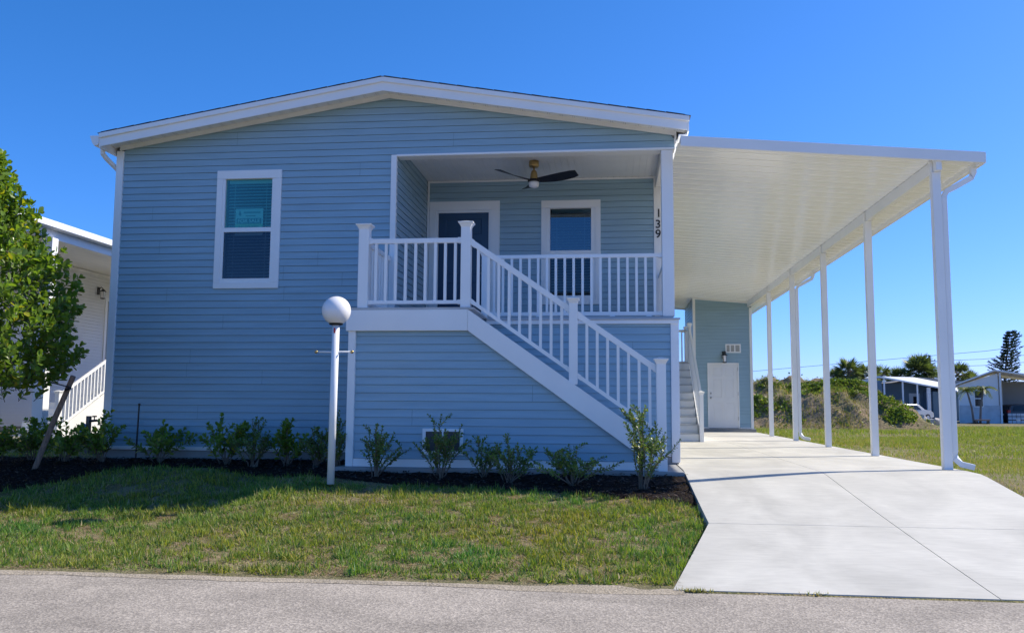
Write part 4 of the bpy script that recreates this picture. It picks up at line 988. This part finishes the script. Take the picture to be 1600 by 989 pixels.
def right_grass():
    rng = np.random.default_rng(12); parts = []
    for n, x0, x1, y0, y1, sc_ in ((90000, 4.2, 9.5, 9.0, 15, 1.), (90000, 4.4, 14, 15, 26, 1.5), (80000, 4.4, 26, 26, 48, 2.6), (14000, -14, -7.4, 11.9, 17.5, 1.6)):
        x = rng.uniform(x0, x1, n); y = rng.uniform(y0, y1, n); k = (x < 0) | (x > np.vectorize(dr)(y)+.01); x, y = x[k], y[k]
        k = ~((x > 4.8+.0) & (y > 34.5) & (y < 44) & (x < 12.5)); x, y = x[k], y[k]
        d = vnoise(x, y, .9, 3); k = rng.random(len(x)) < np.clip((d-.25)*2.4, .15, 1); x, y, d = x[k], y[k], d[k]
        h = (.022+.035*rng.random(len(x)))*sc_*(.7+.6*d); wd = (.005+.004*rng.random(len(x)))*sc_
        c = np.array([.215, .275, .05])*(1+.3*(rng.random((len(x), 1))-.5)); dry = rng.random(len(x)) < .12+.22*(vnoise(x, y, .5, 3) > .6); c[dry] = np.array([.38, .31, .16])*(.8+.4*rng.random((dry.sum(), 1)))
        parts.append(blades(rng, x, y, h, wd, .6, c))
    V, F, C = merge(parts); o = np_mesh('side_grass', V, F, C, 'blade_grass'); tag(o, 'open grass field right of the carport driveway', 'grass', kind='stuff')
right_grass()
def chips():
    rng = np.random.default_rng(5); n = 16000; x = rng.uniform(-9, .85, n); y = rng.uniform(9.1, 12, n)
    k = (y > bed_edge(x)-.05) & (y < bed_back(x)); x, y = x[k], y[k]; n = len(x)
    z = lawn_z(x, y)+.04+.01*rng.random(n); a = rng.random(n)*6.28; D = np.stack([np.cos(a), np.sin(a), rng.normal(size=n)*.3], 1)
    Nn = np.stack([rng.normal(size=n)*.4, rng.normal(size=n)*.4, np.ones(n)], 1)
    T = [(-.18, 0, 0), (.18, 0, 0), (.14, 1, .05), (-.14, 1, .05)]; F = [(0, 1, 2, 3)]
    C = np.array([.040, .029, .025])*(.4+1.6*rng.random((n, 1))**2); lt = rng.random(n) < .08; C[lt] = [.16, .12, .10]
    V, F, Cc = leaf_arrays(T, F, np.stack([x, y, z], 1), D, Nn, .02+.03*rng.random(n), C); o = np_mesh('mulch_chips', V, F, Cc, 'weed')
    tag(o, 'loose black bark chips covering the planting bed', 'mulch', kind='stuff')
chips()

# ------------------------------------------------------------------ neighbouring white house on the left
nb = empty('white_house', (-15, 16, 0)); tag(nb, 'white sided house with deep side eave beyond the left corner', 'house')
WX = -16.2
b = MB(); siding(b, (WX, 12.6), (0, 1), (1, 0), 0, 18, .1, 4.80, [(13.9, 14.9, 2.1, 4.12)]); siding(b, (-21, 12.6), (1, 0), (0, -1), 0, 4.8, .1, 4.6)
b.build('wall', ['white_siding', 'soffit'], nb)
b = MB(); b.box(-21, WX-.05, 12.65, 30.5, .05, 4.6); b.build('inner_lining', 'dark', nb)
b = MB(); b.prism([(-11.76, 4.40), (-16.4, 5.0), (-17.8, 5.2), (-21, 4.7), (-21, 4.8), (-17.8, 5.3), (-16.4, 5.1), (-11.76, 4.50)], 1, 12.2, 30.9); b.build('roof', 'far_white', nb)
b = MB(); y = 12.2
while y < 30.8:
    for (a0, d0), (a1, d1) in (((0, 0), (.18, 0)), ((.18, 0), (.185, .015)), ((.185, .015), (.2, .015)), ((.2, .015), (.2, 0))):
        b.quad((WX, y+a0, 4.86+d0), (-11.75, y+a0, 4.22+d0), (-11.75, y+a1, 4.22+d1), (WX, y+a1, 4.86+d1))
    y += .2
b.build('eave_ceiling', 'soffit', nb)
b = MB(); b.box(-21, WX-.01, 12.62, 30.5, -.15, .098); b.build('footing', 'footing', nb)
board('beam', -11.82, -11.72, 12.2, 30.8, 4.20, 4.38, nb, mt='soffit'); board('gutter', -11.74, -11.50, 12.15, 30.9, 4.386, 4.52, nb, mt='vinyl')
board('wall_top_trim', WX+.012, WX+.04, 12.6, 30.6, 4.76, 4.84, nb, mt='soffit')
board('support_post', -11.86, -11.62, 16.9, 17.1, .0, 4.2, nb)
b = MB(); b.box(WX+.0, WX+.03, 26.38, 26.5, 2.1, 4.12); b.box(WX, WX+.03, 27.45, 27.57, 2.1, 4.12); b.box(WX, WX+.03, 26.5, 27.45, 4.02, 4.12); dcs = b.build('door_casing', 'trim', nb)
b = MB(); b.box(WX-.03, WX+.0, 26.51, 27.44, 2.1, 4.02); b.build('door', 'far_grey', nb)
b = MB(); b.box(WX-.02, WX+.02, 21.0, 21.4, .12, .45); b.build('vent', 'mesh_dark', nb)
wall_lantern(WX+.02, 25.95, 4.2, math.pi/2, 'black lantern on the white wall of the left neighbour', 1.2)
ns = empty('neighbour_stairs', (-12.9, 19, 0)); tag(ns, 'white side stairs with balustrade on the left neighbouring house', 'stairs')
ny0 = 18.55
nR_, nz_, nd_ = 12, .152, .30; ye = ny0+nR_*nd_; zt_ = nR_*nz_
for i in range(nR_):
    b = MB(); b.box(-13.45, -12.42, ny0+i*nd_, ny0+i*nd_+nd_+.02, (i+1)*nz_-.03, (i+1)*nz_); b.box(-13.45, -12.42, ny0+i*nd_, ny0+i*nd_+.02, i*nz_, (i+1)*nz_-.031); b.build('tread', 'trim', ns)
b = MB(); b.box(-13.45, -12.42, ye+.02, ye+5, zt_-.04, zt_); b.build('landing_deck', 'trim', ns)
b = MB(); b.prism([(ny0, 0), (ye+5, 0), (ye+5, zt_), (ye, zt_), (ny0, .14)], 0, -12.41, -12.37); b.build('stringer', 'white_siding', ns)
newel(ns, -12.37, ny0-.03, 0, 1.03, .05); newel(ns, -12.37, ye, zt_, zt_+.95, .05)
rail_seg(ns, (-12.37, ny0+.02, .12), (-12.37, ye-.05, zt_+.02), 26, top_h=.84, low_h=.1)
rail_seg(ns, (-12.37, ye+.05, zt_), (-12.37, ye+2.2, zt_), 16, top_h=.88)

# ------------------------------------------------------------------ dirt mound with weeds
def mound_h(x, y):
    u = (x-7.2)/7.0; t = np.interp(x, [-2, 3, 5, 7, 9, 10.0, 10.6, 11.2, 11.7, 12.4, 12.9], [0, 1.2, 1.65, 1.85, 1.92, 1.85, 1.65, 1.15, .7, .15, 0])
    v = np.interp(y, [33.2, 35.2, 37.5, 39.5, 42, 45], [0, .62, .96, 1, .6, 0]); v = v*v*(3-2*v)**1.0
    r = t*v; nz = vnoise(x, y, .8, 4)-.5; n2 = vnoise(x+50, y, 2.5, 3)-.5
    r = np.where(x > 12.4, r*.4, r)
    return r+(.75*nz+.36*n2)*np.clip(r*2, 0, 1)*1.1
mo = grid_mesh('dirt_mound', np.arange(-2, 15, .12), np.arange(33, 45.2, .12), lambda X, Yg: base(X, Yg)-.06+mound_h(X, Yg), 'dirt', True)
struct(mo, 'weedy heap of bare brown earth beyond the carport', 'mound')
def mound_weeds():
    rng = np.random.default_rng(21); n = 90000; x = rng.uniform(3.5, 12.8, n); y = rng.uniform(33.2, 41, n); hh = mound_h(x, y)
    d = vnoise(x, y, .75, 3)+.12*(y > 38.0); k = (rng.random(n) < np.clip((d-.56)*6, .010, 1)) & (hh > .06) & (x < 12.6); x, y, hh = x[k], y[k], hh[k]; n = len(x)
    z = base(x, y)-.06+hh+.10*rng.random(n)*vnoise(x, y, 2, 2)*2; D = rng.normal(size=(n, 3)); D[:, 2] = np.abs(D[:, 2])*1.2; D[:, 1] -= .3
    Nn = rng.normal(size=(n, 3))+[0, 0, .8]; T = [(-.45, .1, 0), (0, 0, 0), (.45, .1, 0), (.4, .8, 0), (0, 1, .1), (-.4, .8, 0)]; F = [(0, 1, 4, 5), (1, 2, 3, 4)]
    C = np.array([.15, .225, .045])*(.45+.8*rng.random((n, 1))); pal = rng.random(n) < .2; C[pal] *= np.array([1.6, 1.3, 1.2])
    V, F, Cc = leaf_arrays(T, F, np.stack([x, y, z], 1), D, Nn, .035+.055*rng.random(n), C); o = np_mesh('mound_weeds', V, F, Cc, 'weed'); tag(o, 'low green weeds growing over the dirt mound', 'weeds', kind='stuff')
    parts = []
    n = 20000; x = rng.uniform(3.5, 12.7, n); y = rng.uniform(33.2, 41, n); hh = mound_h(x, y); k = (hh > .05) & (rng.random(n) < np.clip((vnoise(x+20, y, .8, 2)-.4)*4, .05, 1)); x, y, hh = x[k], y[k], hh[k]; n = len(x)
    c = np.array([.20, .23, .06])*(.6+.7*rng.random((n, 1))); s_ = rng.random(n) < .4; c[s_] = np.array([.36, .29, .17])
    v, f, cc = blades(rng, x, y, .08+.16*rng.random(n), .012+.01*rng.random(n), .6, c); v[:, 2] += np.repeat(base(x, y)-.06+hh-lawn_z(x, y), 5)
    o = np_mesh('mound_grass', v, f, cc, 'blade_grass'); tag(o, 'tufts of wild grass and dry stalks on the dirt mound', 'grass', kind='stuff')
mound_weeds()

# rubble pieces
def rubble(x, y, s, seed, label, mt='rock'):
    rng = np.random.default_rng(seed); bm = bmesh.new(); bmesh.ops.create_icosphere(bm, subdivisions=3, radius=1)
    nn = [Vector(rng.normal(size=3)).normalized() for _ in range(9)]; dd = rng.uniform(.5, .8, 9)
    for v in bm.verts:
        for a, d in zip(nn, dd):
            t = v.co.dot(a)
            if t > d: v.co -= a*(t-d)
        v.co = Vector((v.co.x*s[0], v.co.y*s[1], v.co.z*s[2]))+Vector(rng.normal(size=3))*.006
    me = bpy.data.meshes.new('rubble_chunk'); bm.to_mesh(me); bm.free(); me.materials.append(M[mt]); o = bpy.data.objects.new('rubble_chunk', me); COL.objects.link(o)
    o.location = (x, y, float(base(x, y))+s[2]*.45); o.rotation_euler = (rng.normal()*.2, rng.normal()*.25, rng.random()*6); tag(o, label, 'rubble', 'broken concrete pieces in front of the parked silver car')
for a in ((16.0, 50, (.36, .4, .34), 1, 'leftmost broken concrete chunk right of the dirt mound'), (16.6, 50.3, (.55, .4, .50), 2, 'largest pale concrete chunk below the silver car'),
          (17.1, 49.6, (.4, .4, .30), 3, 'brownish flat chunk in the middle of the rubble'), (17.65, 50, (.5, .4, .34), 4, 'long pale chunk at the right of the rubble'),
          (18.2, 50.2, (.34, .32, .24), 5, 'small chunk at the right end of the rubble')): rubble(*a)

# ------------------------------------------------------------------ far houses (right)
GZ = -.55
bh = empty('blue_grey_house', (32, 97, GZ)); tag(bh, 'distant blue-grey house with white roofed open carport', 'house')
b = MB(); b.box(28.3, 37.8, 99.0, 99.3, GZ, 3.35); b.box(33.4, 37.6, 96.2, 99.0, GZ, 2.45); b.box(28.2, 28.4, 96.5, 99.2, GZ, 3.6); b.build('wall', 'far_blue', bh)
b = MB(); b.add([(28.0, 95.6, 4.02), (35.6, 95.6, 2.55), (38.0, 101, 3.15), (33.2, 101.5, 4.12), (28.6, 101.5, 4.2), (28.0, 95.6, 3.86), (35.6, 95.6, 2.42), (38.3, 100.5, 2.42), (31.9, 101.5, 3.8), (28.0, 101.5, 4.0)],
      [(0, 1, 2, 3, 4), (9, 8, 7, 6, 5), (0, 5, 6, 1), (1, 6, 7, 2), (2, 7, 8, 3), (3, 8, 9, 4), (4, 9, 5, 0)]); b.build('carport_roof', 'far_white', bh)
b = MB(); b.prism([(30.9, 3.5), (38.6, 2.55), (43, 3.3), (34, 4.1)], 1, 101.5, 110); b.add([(31.6, 101, 3.90), (38.8, 98, 2.75), (43, 104, 3.1), (36, 106, 4.1)], [(0, 1, 2, 3)]); b.build('roof', 'far_roof', bh)
for x, zt in ((28.45, 3.85), (30.3, 3.48), (31.75, 3.2)): board('post', x-.07, x+.07, 95.8, 95.95, GZ, zt, bh, mt='far_white', bevel=0)
board('post', 32.72, 33.05, 95.8, 96.1, GZ, 2.85, bh, mt='far_white', bevel=0)
b = MB(); b.box(31.9, 33.0, 98.9, 98.98, -.1, 2.3); dq = b.build('door', 'far_white', bh)
b = MB(); b.box(32.3, 32.75, 98.84, 98.89, 1.1, 1.95); b.build('door_window', 'car_glass', dq)
b = MB(); b.prism([(24.6, 3.1), (28.0, 3.95), (28.0, 2.9), (24.6, 2.9)], 1, 98, 98.3); b.box(24.7, 28, 98.3, 98.5, GZ, 3.0); b.build('gable', 'far_white', bh)

wh = empty('white_gable_house', (33, 81, GZ)); wh.rotation_euler = (0, 0, math.radians(-20)); tag(wh, 'distant white gabled house with grey block skirt and carport', 'house')
b = MB(); b.prism([(30.5, GZ+1.5), (33.5, GZ+1.5), (33.5, 3.75), (30.5, 2.75)], 1, 80, 80.2); b.box(30.5, 30.7, 80.2, 90, GZ, 2.7); b.build('wall', 'far_white', wh)
b = MB(); b.box(30.45, 33.55, 79.94, 79.99, GZ, 1.0); b.build('block_skirt', 'block', wh)
b = MB()
for a, c in ((30.2, 33.3), (33.3, 38.5)):
    za = 2.72 if a < 31 else 3.95; zb = 3.95 if a < 31 else 3.05
    b.prism([(a, za), (c, zb), (c, zb+.13), (a, za+.13)], 1, 79.6, 92)
b.build('roof', 'far_white', wh)
b = MB(); b.box(33.55, 40, 86, 86.2, GZ, 3.2); b.box(33.5, 33.6, 80.2, 86, GZ, 3.6); b.build('carport_wall', 'far_grey', wh)
board('post', 33.6, 33.74, 79.8, 79.94, GZ, 3.8, wh, mt='far_white', bevel=0); board('post', 33.9, 34.02, 84.5, 84.62, GZ, 3.6, wh, mt='far_white', bevel=0)
b = MB(); b.box(31.62, 32.36, 79.93, 79.98, .85, 2.3); b.box(31.66, 32.32, 79.90, 79.93, 1.55, 1.62); wq = b.build('window', 'trim', wh)
b = MB(); b.box(31.70, 32.28, 79.90, 79.925, .93, 1.54); b.box(31.70, 32.28, 79.90, 79.925, 1.63, 2.24); b.build('pane', 'car_glass', wq)
lw = MB()
for k in range(7):
    for j in range(3): lw.box(33.8+k*.35, 34.1+k*.35, 79.8, 79.86, GZ+.05+j*.3, GZ+.28+j*.3)
lw = lw.build('lattice_wall', 'block'); tag(lw, 'low pale block screen beside the white gabled house', 'wall')
b = MB(); b.box(31.5, 60, 77.0, 84, GZ-.1, GZ+.02); o = b.build('far_driveway', 'footing'); struct(o, 'distant grey driveway by the white gabled house', 'driveway')
b = MB(); b.box(24, 34, 90, 99, GZ-.1, GZ+.015); o = b.build('far_carport_floor', 'footing'); struct(o, 'distant concrete floor under the silver car', 'driveway')

# cars
def car(name, loc, rz, paint, label):
    e = empty(name, loc, rz); tag(e, label, 'car')
    L, W, H = 4.5, 1.8, 1.65
    side = [(-2.2, .35), (-2.25, .75), (-2.2, 1.05), (-2.05, 1.35), (-1.9, 1.6), (-1.4, 1.68), (.2, 1.66), (.55, 1.55), (1.05, 1.12), (1.9, 1.0), (2.2, .82), (2.25, .4), (2.1, .3), (-2.05, .28)]
    def sec(y, k): return [(x*(.985 if abs(y) > .8 else 1), y*(1 if z < 1.05 else 1-.16*(z-1.05)/.6), z) for x, z in side]
    ysx = [-.9, -.86, -.5, .5, .86, .9]; b = MB(); vs = []; n = len(side)
    for i, y in enumerate(ysx):
        s_ = .97 if abs(y) > .88 else 1
        vs += [(x*s_, y*(1 if z < 1.05 else 1-.18*(z-1.05)/.6), .3+(z-.3)*(s_ if z > 1.2 else 1)) for x, z in side]
    fs = [(i*n+k, i*n+(k+1) % n, (i+1)*n+(k+1) % n, (i+1)*n+k) for i in range(5) for k in range(n)]+[tuple(range(n))[::-1], tuple(range(5*n, 6*n))]
    b.add(vs, fs); bo = b.build('body', paint, e, world=False, bevel=.03, smooth=False)
    for s_ in (-1, 1):
        yy = lambda z: s_*(.905*(1-.18*(z-1.05)/.6)+.0)
        for pts in ([(-1.75, 1.1), (-1.6, 1.52), (-.75, 1.54), (-.75, 1.1)], [(-.68, 1.1), (-.68, 1.54), (.12, 1.53), (.62, 1.1)]):
            g_ = MB(); q = [(x, yy(z)+s_*.006, z) for x, z in pts]; q2 = [(x, yy(z)-s_*.01, z) for x, z in pts]; g_.add(q+q2, [(0, 1, 2, 3), (7, 6, 5, 4), (0, 4, 5, 1), (1, 5, 6, 2), (2, 6, 7, 3), (3, 7, 4, 0)]); g_.build('side_window', 'car_glass', e, world=False)
        g_ = MB(); g_.box(-2.245, -2.0, s_*.66 if s_ > 0 else -.89, .89 if s_ > 0 else -.66, .92, 1.14); g_.build('tail_lamp', 'red', e, world=False)
        for x in (-1.38, 1.38):
            t = MB(); t.tube([(x, s_*.70, .34), (x, s_*.92, .34)], .34, 20); tw = t.build('wheel', 'tyre', e, world=False)
            t = MB(); t.tube([(x, s_*.90, .34), (x, s_*.935, .34)], .2, 12); t.build('rim', 'steel', tw, world=False)
    g_ = MB(); g_.add([(-2.20, -.70, 1.10), (-2.20, .70, 1.10), (-1.98, .62, 1.54), (-1.98, -.62, 1.54), (-2.1, -.7, 1.1), (-2.1, .7, 1.1), (-1.9, .62, 1.54), (-1.9, -.62, 1.54)], [(0, 1, 2, 3), (7, 6, 5, 4), (0, 4, 5, 1), (1, 5, 6, 2), (2, 6, 7, 3), (3, 7, 4, 0)]); g_.build('rear_window', 'car_glass', e, world=False)
    g_ = MB(); g_.add([(1.10, -.72, 1.14), (1.10, .72, 1.14), (.56, .62, 1.58), (.56, -.62, 1.58), (1.0, -.7, 1.1), (1.0, .7, 1.1), (.5, .6, 1.52), (.5, -.6, 1.52)], [(0, 3, 2, 1), (0, 4, 7, 3), (1, 2, 6, 5), (3, 7, 6, 2), (0, 1, 5, 4)]); g_.build('windshield', 'car_glass', e, world=False)
    g_ = MB(); g_.box(-2.27, -2.24, -.26, .26, .70, .84); g_.build('licence_plate', 'far_white', e, world=False)
    return e
car('parked_car', (30.2, 93.5, GZ), math.radians(28), 'car_white', 'silver estate car parked under the distant blue-grey carport')
car('parked_car', (36.75, 83.0, GZ), math.radians(8), 'car_dark', 'dark car half cut off by the right edge of the photo')

# ------------------------------------------------------------------ distant vegetation
def fan_palm(seed, x, y, h, cr, label, group='fan palms behind the distant houses', nfr=34, z0=None):
    rng = np.random.default_rng(seed); z0 = GZ if z0 is None else z0; cr *= 1.05; nfr = int(nfr*1.3)
    e = empty('fan_palm', (x, y, z0)); tag(e, label, 'palm tree', group)
    b = MB(); b.tube([(0, 0, -.1), (.1*rng.normal(), 0, h*.5), (0, 0, h-cr*.4)], [.22, .18, .2], 8); b.build('trunk', 'bark', e, world=False)
    P, D, Nn, S, C = [], [], [], [], []; st = MB()
    for i in range(nfr):
        a = rng.random()*6.28; el = rng.uniform(-.5, 1.35); d = np.array([math.cos(a)*math.cos(el), math.sin(a)*math.cos(el), math.sin(el)])
        c0 = np.array([0, 0, h-cr*.3]); hub = c0+d*cr*.5; st.tube([tuple(c0), tuple(hub)], .02, 4)
        side = np.cross(d, [0, 0, 1.]); side /= np.linalg.norm(side); up = np.cross(side, d); col = np.array([.14, .19, .075])*(.7+.6*rng.random())
        for k in range(13):
            t = (k-6)/6*1.75; q = d*math.cos(t)+side*math.sin(t)+np.array([0, 0, -.22*abs(t)]); P.append(hub); D.append(q); Nn.append(up+rng.normal(size=3)*.2); S.append(cr*.55*(1-.15*abs(t))); C.append(col*(.85+.3*rng.random()))
    st.build('fronds_stalks', 'stem', e, world=False)
    T = [(0, 0, 0), (-.055, .4, 0), (.055, .4, 0), (0, 1, -.12)]; F = [(0, 2, 3, 1)]
    V, F, Cc = leaf_arrays(T, F, P, D, Nn, S, C); np_mesh('crown', V, F, Cc, 'palm', e)
    return e
fan_palm(1, 36.0, 108, 6.2, 2.3, 'tallest fan palm behind the blue-grey carport roof', nfr=60)
fan_palm(2, 38.0, 108.5, 5.1, 1.9, 'fan palm at the foot of the utility pole', nfr=36)
fan_palm(3, 34.3, 109.5, 5.2, 1.7, 'fan palm just left of the tallest one', nfr=34)
fan_palm(4, 32.9, 112, 5.6, 1.6, 'fan palm above the left end of the white carport roof')
fan_palm(5, 29.9, 107, 5.5, 1.7, 'fan palm seen between the second and third carport posts')
fan_palm(6, 27.5, 106, 5.9, 1.9, 'bushy fan palm rising behind the top of the dirt mound', nfr=44)
fan_palm(7, 26.3, 107, 5.1, 1.5, 'low fan palm at the left end of the palm row')
fan_palm(8, 41.9, 112, 5.8, 1.9, 'fan palm right of the front carport post')
fan_palm(9, 43.9, 114, 5.0, 1.7, 'low yellowish fan palm left of the white gable')
fan_palm(10, 28.8, 108, 5.0, 1.5, 'short fan palm filling the middle of the palm row')
def feather_palm(seed, x, y, h, lean, label):
    rng = np.random.default_rng(seed); e = empty('feather_palm', (x, y, GZ)); tag(e, label, 'palm tree', 'twin feather palms in front of the white gabled house')
    b = MB(); b.tube([(0, 0, -.1), (lean*.3, 0, h*.4), (lean, 0, h*.8)], [.10, .08, .07], 8); b.build('trunk', 'pole', e, world=False)
    P, D, Nn, S, C = [], [], [], [], []; st = MB()
    for i in range(17):
        a = rng.random()*6.28; el = rng.uniform(.1, 1.2); L = rng.uniform(.95, 1.25); pts = []
        for t in np.linspace(0, 1, 9):
            r = L*t*math.cos(el*(1-.4*t)); z = L*t*math.sin(el)-.75*t*t*L; pts.append(np.array([lean+math.cos(a)*r, math.sin(a)*r, h*.8+z]))
        st.tube([tuple(p) for p in pts], .012, 4); col = np.array([.15, .20, .03])*(.7+.6*rng.random())
        for k in range(1, 9):
            ax = pts[k]-pts[k-1]; ax /= np.linalg.norm(ax); sd_ = np.cross(ax, [0, 0, 1.]); 
            for q in (0, .5):
                for s_ in (-1, 1): P.append(pts[k-1]+(pts[k]-pts[k-1])*q); D.append(ax*.6+sd_*s_-np.array([0, 0, .35])); Nn.append([0, 0, 1.]); S.append(.42*(1-.4*k/9)); C.append(col)
    st.build('fronds_stalks', 'stem', e, world=False); T = [(0, 0, 0), (-.07, .4, 0), (.07, .4, 0), (0, 1, -.1)]
    V, F, Cc = leaf_arrays(T, [(0, 2, 3, 1)], P, D, Nn, S, C); np_mesh('crown', V, F, Cc, 'palm', e)
feather_palm(1, 28.75, 74, 3.4, -.45, 'left and more yellow-green of the two small feather palms')
feather_palm(2, 29.2, 74, 3.5, .35, 'right and darker of the two small feather palms')
pl = empty('plant_stand', (29.1, 73.6, GZ)); tag(pl, 'small dark table-like planter at the foot of the feather palms', 'planter')
b = MB(); b.box(28.7, 29.75, 73.4, 73.9, GZ+.32, GZ+.42); b.build('tray', 'stake', pl)
for x in (28.78, 29.66): b = MB(); b.box(x-.04, x+.04, 73.45, 73.85, GZ, GZ+.32); b.build('leg', 'black', pl)
b = MB(); b.lathe([(1.1, 0), (.7, .12), (.05, .16)], (29.0, 74, GZ), 16); o = b.build('palm_mulch', 'mulch'); struct(o, 'dark mulch ring under the feather palms', 'mulch bed')

def norfolk_pine(x, y):
    rng = np.random.default_rng(8); H = 12.2; e = empty('norfolk_pine', (x, y, GZ)); tag(e, 'tall dark tiered conifer behind the white gabled house', 'tree')
    def cx(z): return (z/H)**1.5*1.5
    b = MB(); b.tube([(cx(z), 0, z) for z in np.linspace(0, H, 8)], list(np.linspace(.25, .04, 8)), 8); b.build('trunk', 'bark', e, world=False)
    P, D, Nn, S, C = [], [], [], [], []; br = MB()
    for z in np.arange(4.2, H-.2, .42):
        L = np.interp(z, [4, 7.5, 8.5, 11, H], [2.2, 2.1, 1.7, 1.5, .5])*rng.uniform(.85, 1.1)
        for k in range(7):
            a = k*6.28/7+rng.random()*.6; L2 = L*rng.uniform(.7, 1.1)
            if z > 8.3 and math.cos(a) < -.2: L2 *= .45
            pts = [np.array([cx(z)+math.cos(a)*L2*t, math.sin(a)*L2*t, z+.35*t*t*L2]) for t in np.linspace(0, 1, 6)]
            br.tube([tuple(p) for p in pts], .02, 4)
            for t in np.linspace(.15, 1, 16):
                i = min(int(t*5), 4); p = pts[i]+(pts[i+1]-pts[i])*(t*5-i)
                for s_ in range(4):
                    P.append(p); D.append([math.cos(a)*.8+rng.normal()*.5, math.sin(a)*.8+rng.normal()*.5, .3+rng.normal()*.35]); Nn.append(rng.normal(size=3)); S.append(.30); C.append(np.array([.045, .08, .045])*(.6+.9*rng.random()))
    br.build('branches', 'bark', e, world=False)
    V, F, Cc = leaf_arrays([(-.12, 0, 0), (.12, 0, 0), (.09, 1, 0), (-.09, 1, 0)], [(0, 1, 2, 3)], P, D, Nn, S, C); np_mesh('crown', V, F, Cc, 'needle', e)
norfolk_pine(54.4, 130)

up = empty('utility_pole', (43.2, 125, GZ)); tag(up, 'grey wooden utility pole rising behind the palms', 'utility pole')
b = MB(); b.tube([(43.2, 125, GZ), (43.15, 125, 7.9)], [.2, .16], 10); b.build('pole', 'pole', up)
for z in (7.1, 6.35):
    b = MB(); b.box(43.2, 43.9, 124.95, 125.05, z-.05, z+.05); b.tube([(43.85, 125, z+.05), (43.85, 125, z+.25)], .06, 6); b.build('insulator_arm', 'pole', up)
for nm, pts in (('topmost of the power wires crossing the sky on the right', [(-5, 150, 5.2), (20, 138, 6.0), (43.2, 125, 7.8), (50.46, 125, 8.45), (56, 125, 9.2), (75, 124, 12)]),
                ('middle power wire crossing the sky on the right', [(43.85, 125, 7.1), (50, 125, 7.35), (56, 125, 7.95), (75, 124, 10)]),
                ('lowest power wire crossing the sky on the right', [(43.85, 125, 6.3), (50, 125, 6.5), (56, 125, 6.98), (75, 124, 8.6)])):
    b = MB(); b.tube(pts, .028, 4); o = b.build('power_wire', 'black'); tag(o, nm, 'wire', 'power wires on the right')
